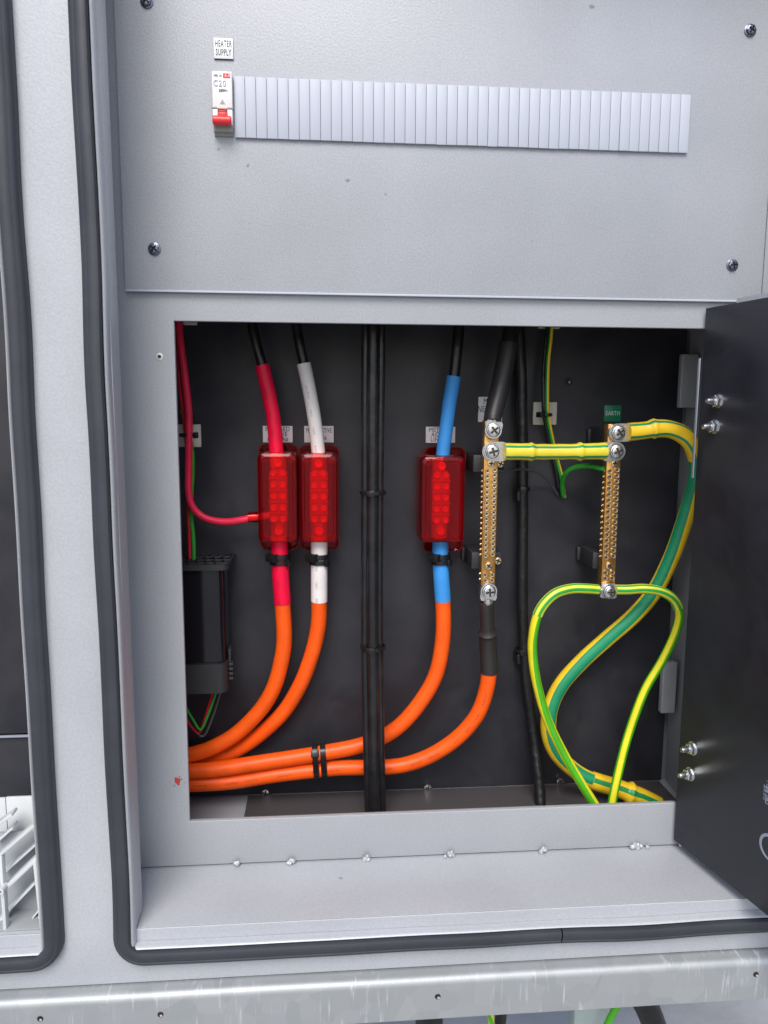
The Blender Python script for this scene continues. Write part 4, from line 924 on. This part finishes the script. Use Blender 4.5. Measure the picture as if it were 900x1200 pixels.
# main earth cable
pm = px([(736, 506, .066), (745, 505.5, .066), (758, 504, .065), (766, 502.5, .064), (782, 502.5, .062), (798, 508, .060), (809, 518, .058), (816, 533, .060), (817, 556, .068), (810, 585, .078), (799, 620, .084), (786, 655, .088), (766, 694, .092), (742, 722, .095), (712, 748, .098), (683, 774, .100), (658, 802, .100), (645, 830, .098), (643, 858, .095), (652, 882, .091), (672, 902, .087), (693, 914, .083), (722, 923, .079), (735, 928, .077), (752, 934, .075), (772, 943, .073)])
def rm1(t): return 1 + .15 * math.exp(-((t - .30) / .03) ** 2) + .04 * math.sin(t * 22) * .5
def rm2(t): return 1 + .28 * math.exp(-((t - .56) / .04) ** 2) - (.12 * max(0, t - .62) / .38)
me_ = cable('main_earth_cable', 'thick green and yellow earth cable snaking down behind the open door edge', 'cable',
      [('jacket', sub(pm, 7, 21.2), .0086, 'earthmain', dict(twist=.28, twist0=-.20)), ('sleeve', sub(pm, 0, 7.2), .0090, 'sleeve', dict(rfun=rm1)), ('sleeve', sub(pm, 21, 25), .0098, 'sleeve1', dict(rfun=rm2, twist0=.07))])
lug(me_, e1, (1, 0, .02), .026, .0092)
# two thinner loops
pl1 = px([(701, 691, .066), (688, 690, .065), (670, 690, .063), (652, 695, .061), (639, 706, .060), (630, 721, .060), (625, 742, .060), (624, 765, .060), (629, 800, .059), (641, 842, .056), (660, 882, .050), (680, 916, .042), (698, 945, .034), (712, 970, .026)])
lp = cable('earth_loop_cable', 'bright green and yellow cable looping left from the foot of the right brass bar', 'cable', [('jacket', sub(pl1, 4.8, 13), .0049, 'loop', dict(twist=-.20, twist0=.12)), ('sleeve', sub(pl1, 0, 5), .0054, 'loop_sleeve', {})])
lug(lp, e3 + V_((0, .0002, 0)), (-1, 0, .06), .013, .0080, .0016, .0042)
pl2 = px([(722, 691, .066), (735, 691, .065), (755, 690, .063), (774, 693, .061), (788, 701, .060), (795, 713, .060), (796, 726, .060), (789, 748, .060), (775, 776, .060), (757, 806, .058), (744, 838, .055), (733, 872, .050), (724, 908, .043), (717, 942, .036), (714, 970, .030)])
lp2 = cable('earth_loop_cable', 'yellow green cable looping right from the foot of the right brass bar', 'cable', [('jacket', sub(pl2, 4.8, 14), .0047, 'loop2', dict(twist=.09, twist0=.36)), ('sleeve', sub(pl2, 0, 5), .0052, 'loop_sleeve', {})])
lug(lp2, e3 + V_((0, -.0017, 0)), (1, 0, .03), .013, .0080, .0016, .0042)

# ------------------------------------------------------------------ vented black box at the left
q0, q1 = at(180, 668, .074), at(262, 668, .074)
zt_, zb_ = at(240, 668, .074).z, at(240, 781, .074).z
xr = q1.x; xl = q1.x - .075
dv = empty('vented_box', (xr - .03, .1, at(240, 813, .074).z), 'glossy black box with a slotted top and a clip bracket behind the left opening edge', 'control unit')
bm = bmesh.new(); rr_ = .010
def plan(x0, x1, y0, y1, r, z, n=6): return [Vector((x, y, z)) for x, y, _, _ in rrect(x0, x1, y0, y1, r, n)]
loft(bm, [plan(xl, xr, .074, .126, rr_, z) for z in (zb_, zt_)], True, True); shift(from_bm('casing', bm, M['plastic']), dv)
# top grille frame and slats
x1g = at(268, 664, .072).x
bm = bmesh.new(); zz = zt_ + .004
loft(bm, [plan(xl - .003, x1g, .070, .128, .008, z) for z in (zt_ + .0002, zt_ + .0030)], True, True); shift(from_bm('grille_floor', bm, M['plastic_matt']), dv)
rim = sweep_rect('grille_rim', densify([(x, y, a, b) for x, y, a, b in rrect(xl - .003, x1g, .070, .128, .008, 6)], .01), [(-.0022, 0), (-.0022, .003), (0, .003), (0, 0)], M['plastic_matt'], None)
for v in rim.data.vertices: v.co = Vector((v.co.x, v.co.z, v.co.y + zt_ + .0031))
shift(rim, dv)
for yy in (.082, .0985, .115): shift(box('grille_bar', xl, x1g - .002, yy, yy + .0016, zt_ + .0031, zt_ + .0058, M['plastic_matt'], None, .0003), dv)
for k in range(9):
    x = x1g - .008 - k * .0092
    if x < xl: break
    bm = bmesh.new(); bm_box(bm, (x, .099, zt_ + .0046), (.0012, .055, .0028), rot=Matrix.Rotation(-.35, 3, 'Z'), bev=.0002); shift(from_bm('grille_slat', bm, M['plastic_matt']), dv)
# bracket
zc0, zc1 = at(240, 813, .070).z, at(240, 779, .070).z
bm = bmesh.new(); x1c = at(268, 790, .070).x
loft(bm, [plan(xl - .003, x1c - .0015, .070, .128, .010, z) for z in (zc0, zc1)], True, True); shift(from_bm('clip_bracket', bm, M['plastic_matt']), dv)
bm = bmesh.new()
for k in range(4): bm_box(bm, (x1c + .001, .085, zc1 - .004 - k * .0050), (.005, .010, .0036), bev=.001)
bm_box(bm, (x1c - .0002, .090, zc1 + .001), (.0028, .016, .022), bev=.001); shift(from_bm('bracket_latch', bm, M['plastic_matt']), dv)
for (m_, pts, lab) in (('thing_green', [(200, 800, .085), (216, 826, .088), (226, 843, .09), (235, 855, .092), (243, 840, .094), (253, 812, .098)], 'thin green wire dipping under the vented black box'),
                       ('redthin', [(198, 812, .088), (213, 836, .090), (224, 851, .092), (233, 859, .094), (240, 842, .095), (249, 812, .098)], 'thin red wire dipping under the vented black box'),
                       ('greywire', [(205, 812, .092), (218, 840, .094), (228, 856, .096), (239, 862, .097), (250, 838, .098), (258, 812, .1)], 'thin dark wire dipping lowest under the vented black box')):
    pw = px(pts); cable('thin_wire', lab, 'wire', [('jacket', pw, .0013, m_, dict(n=8))])
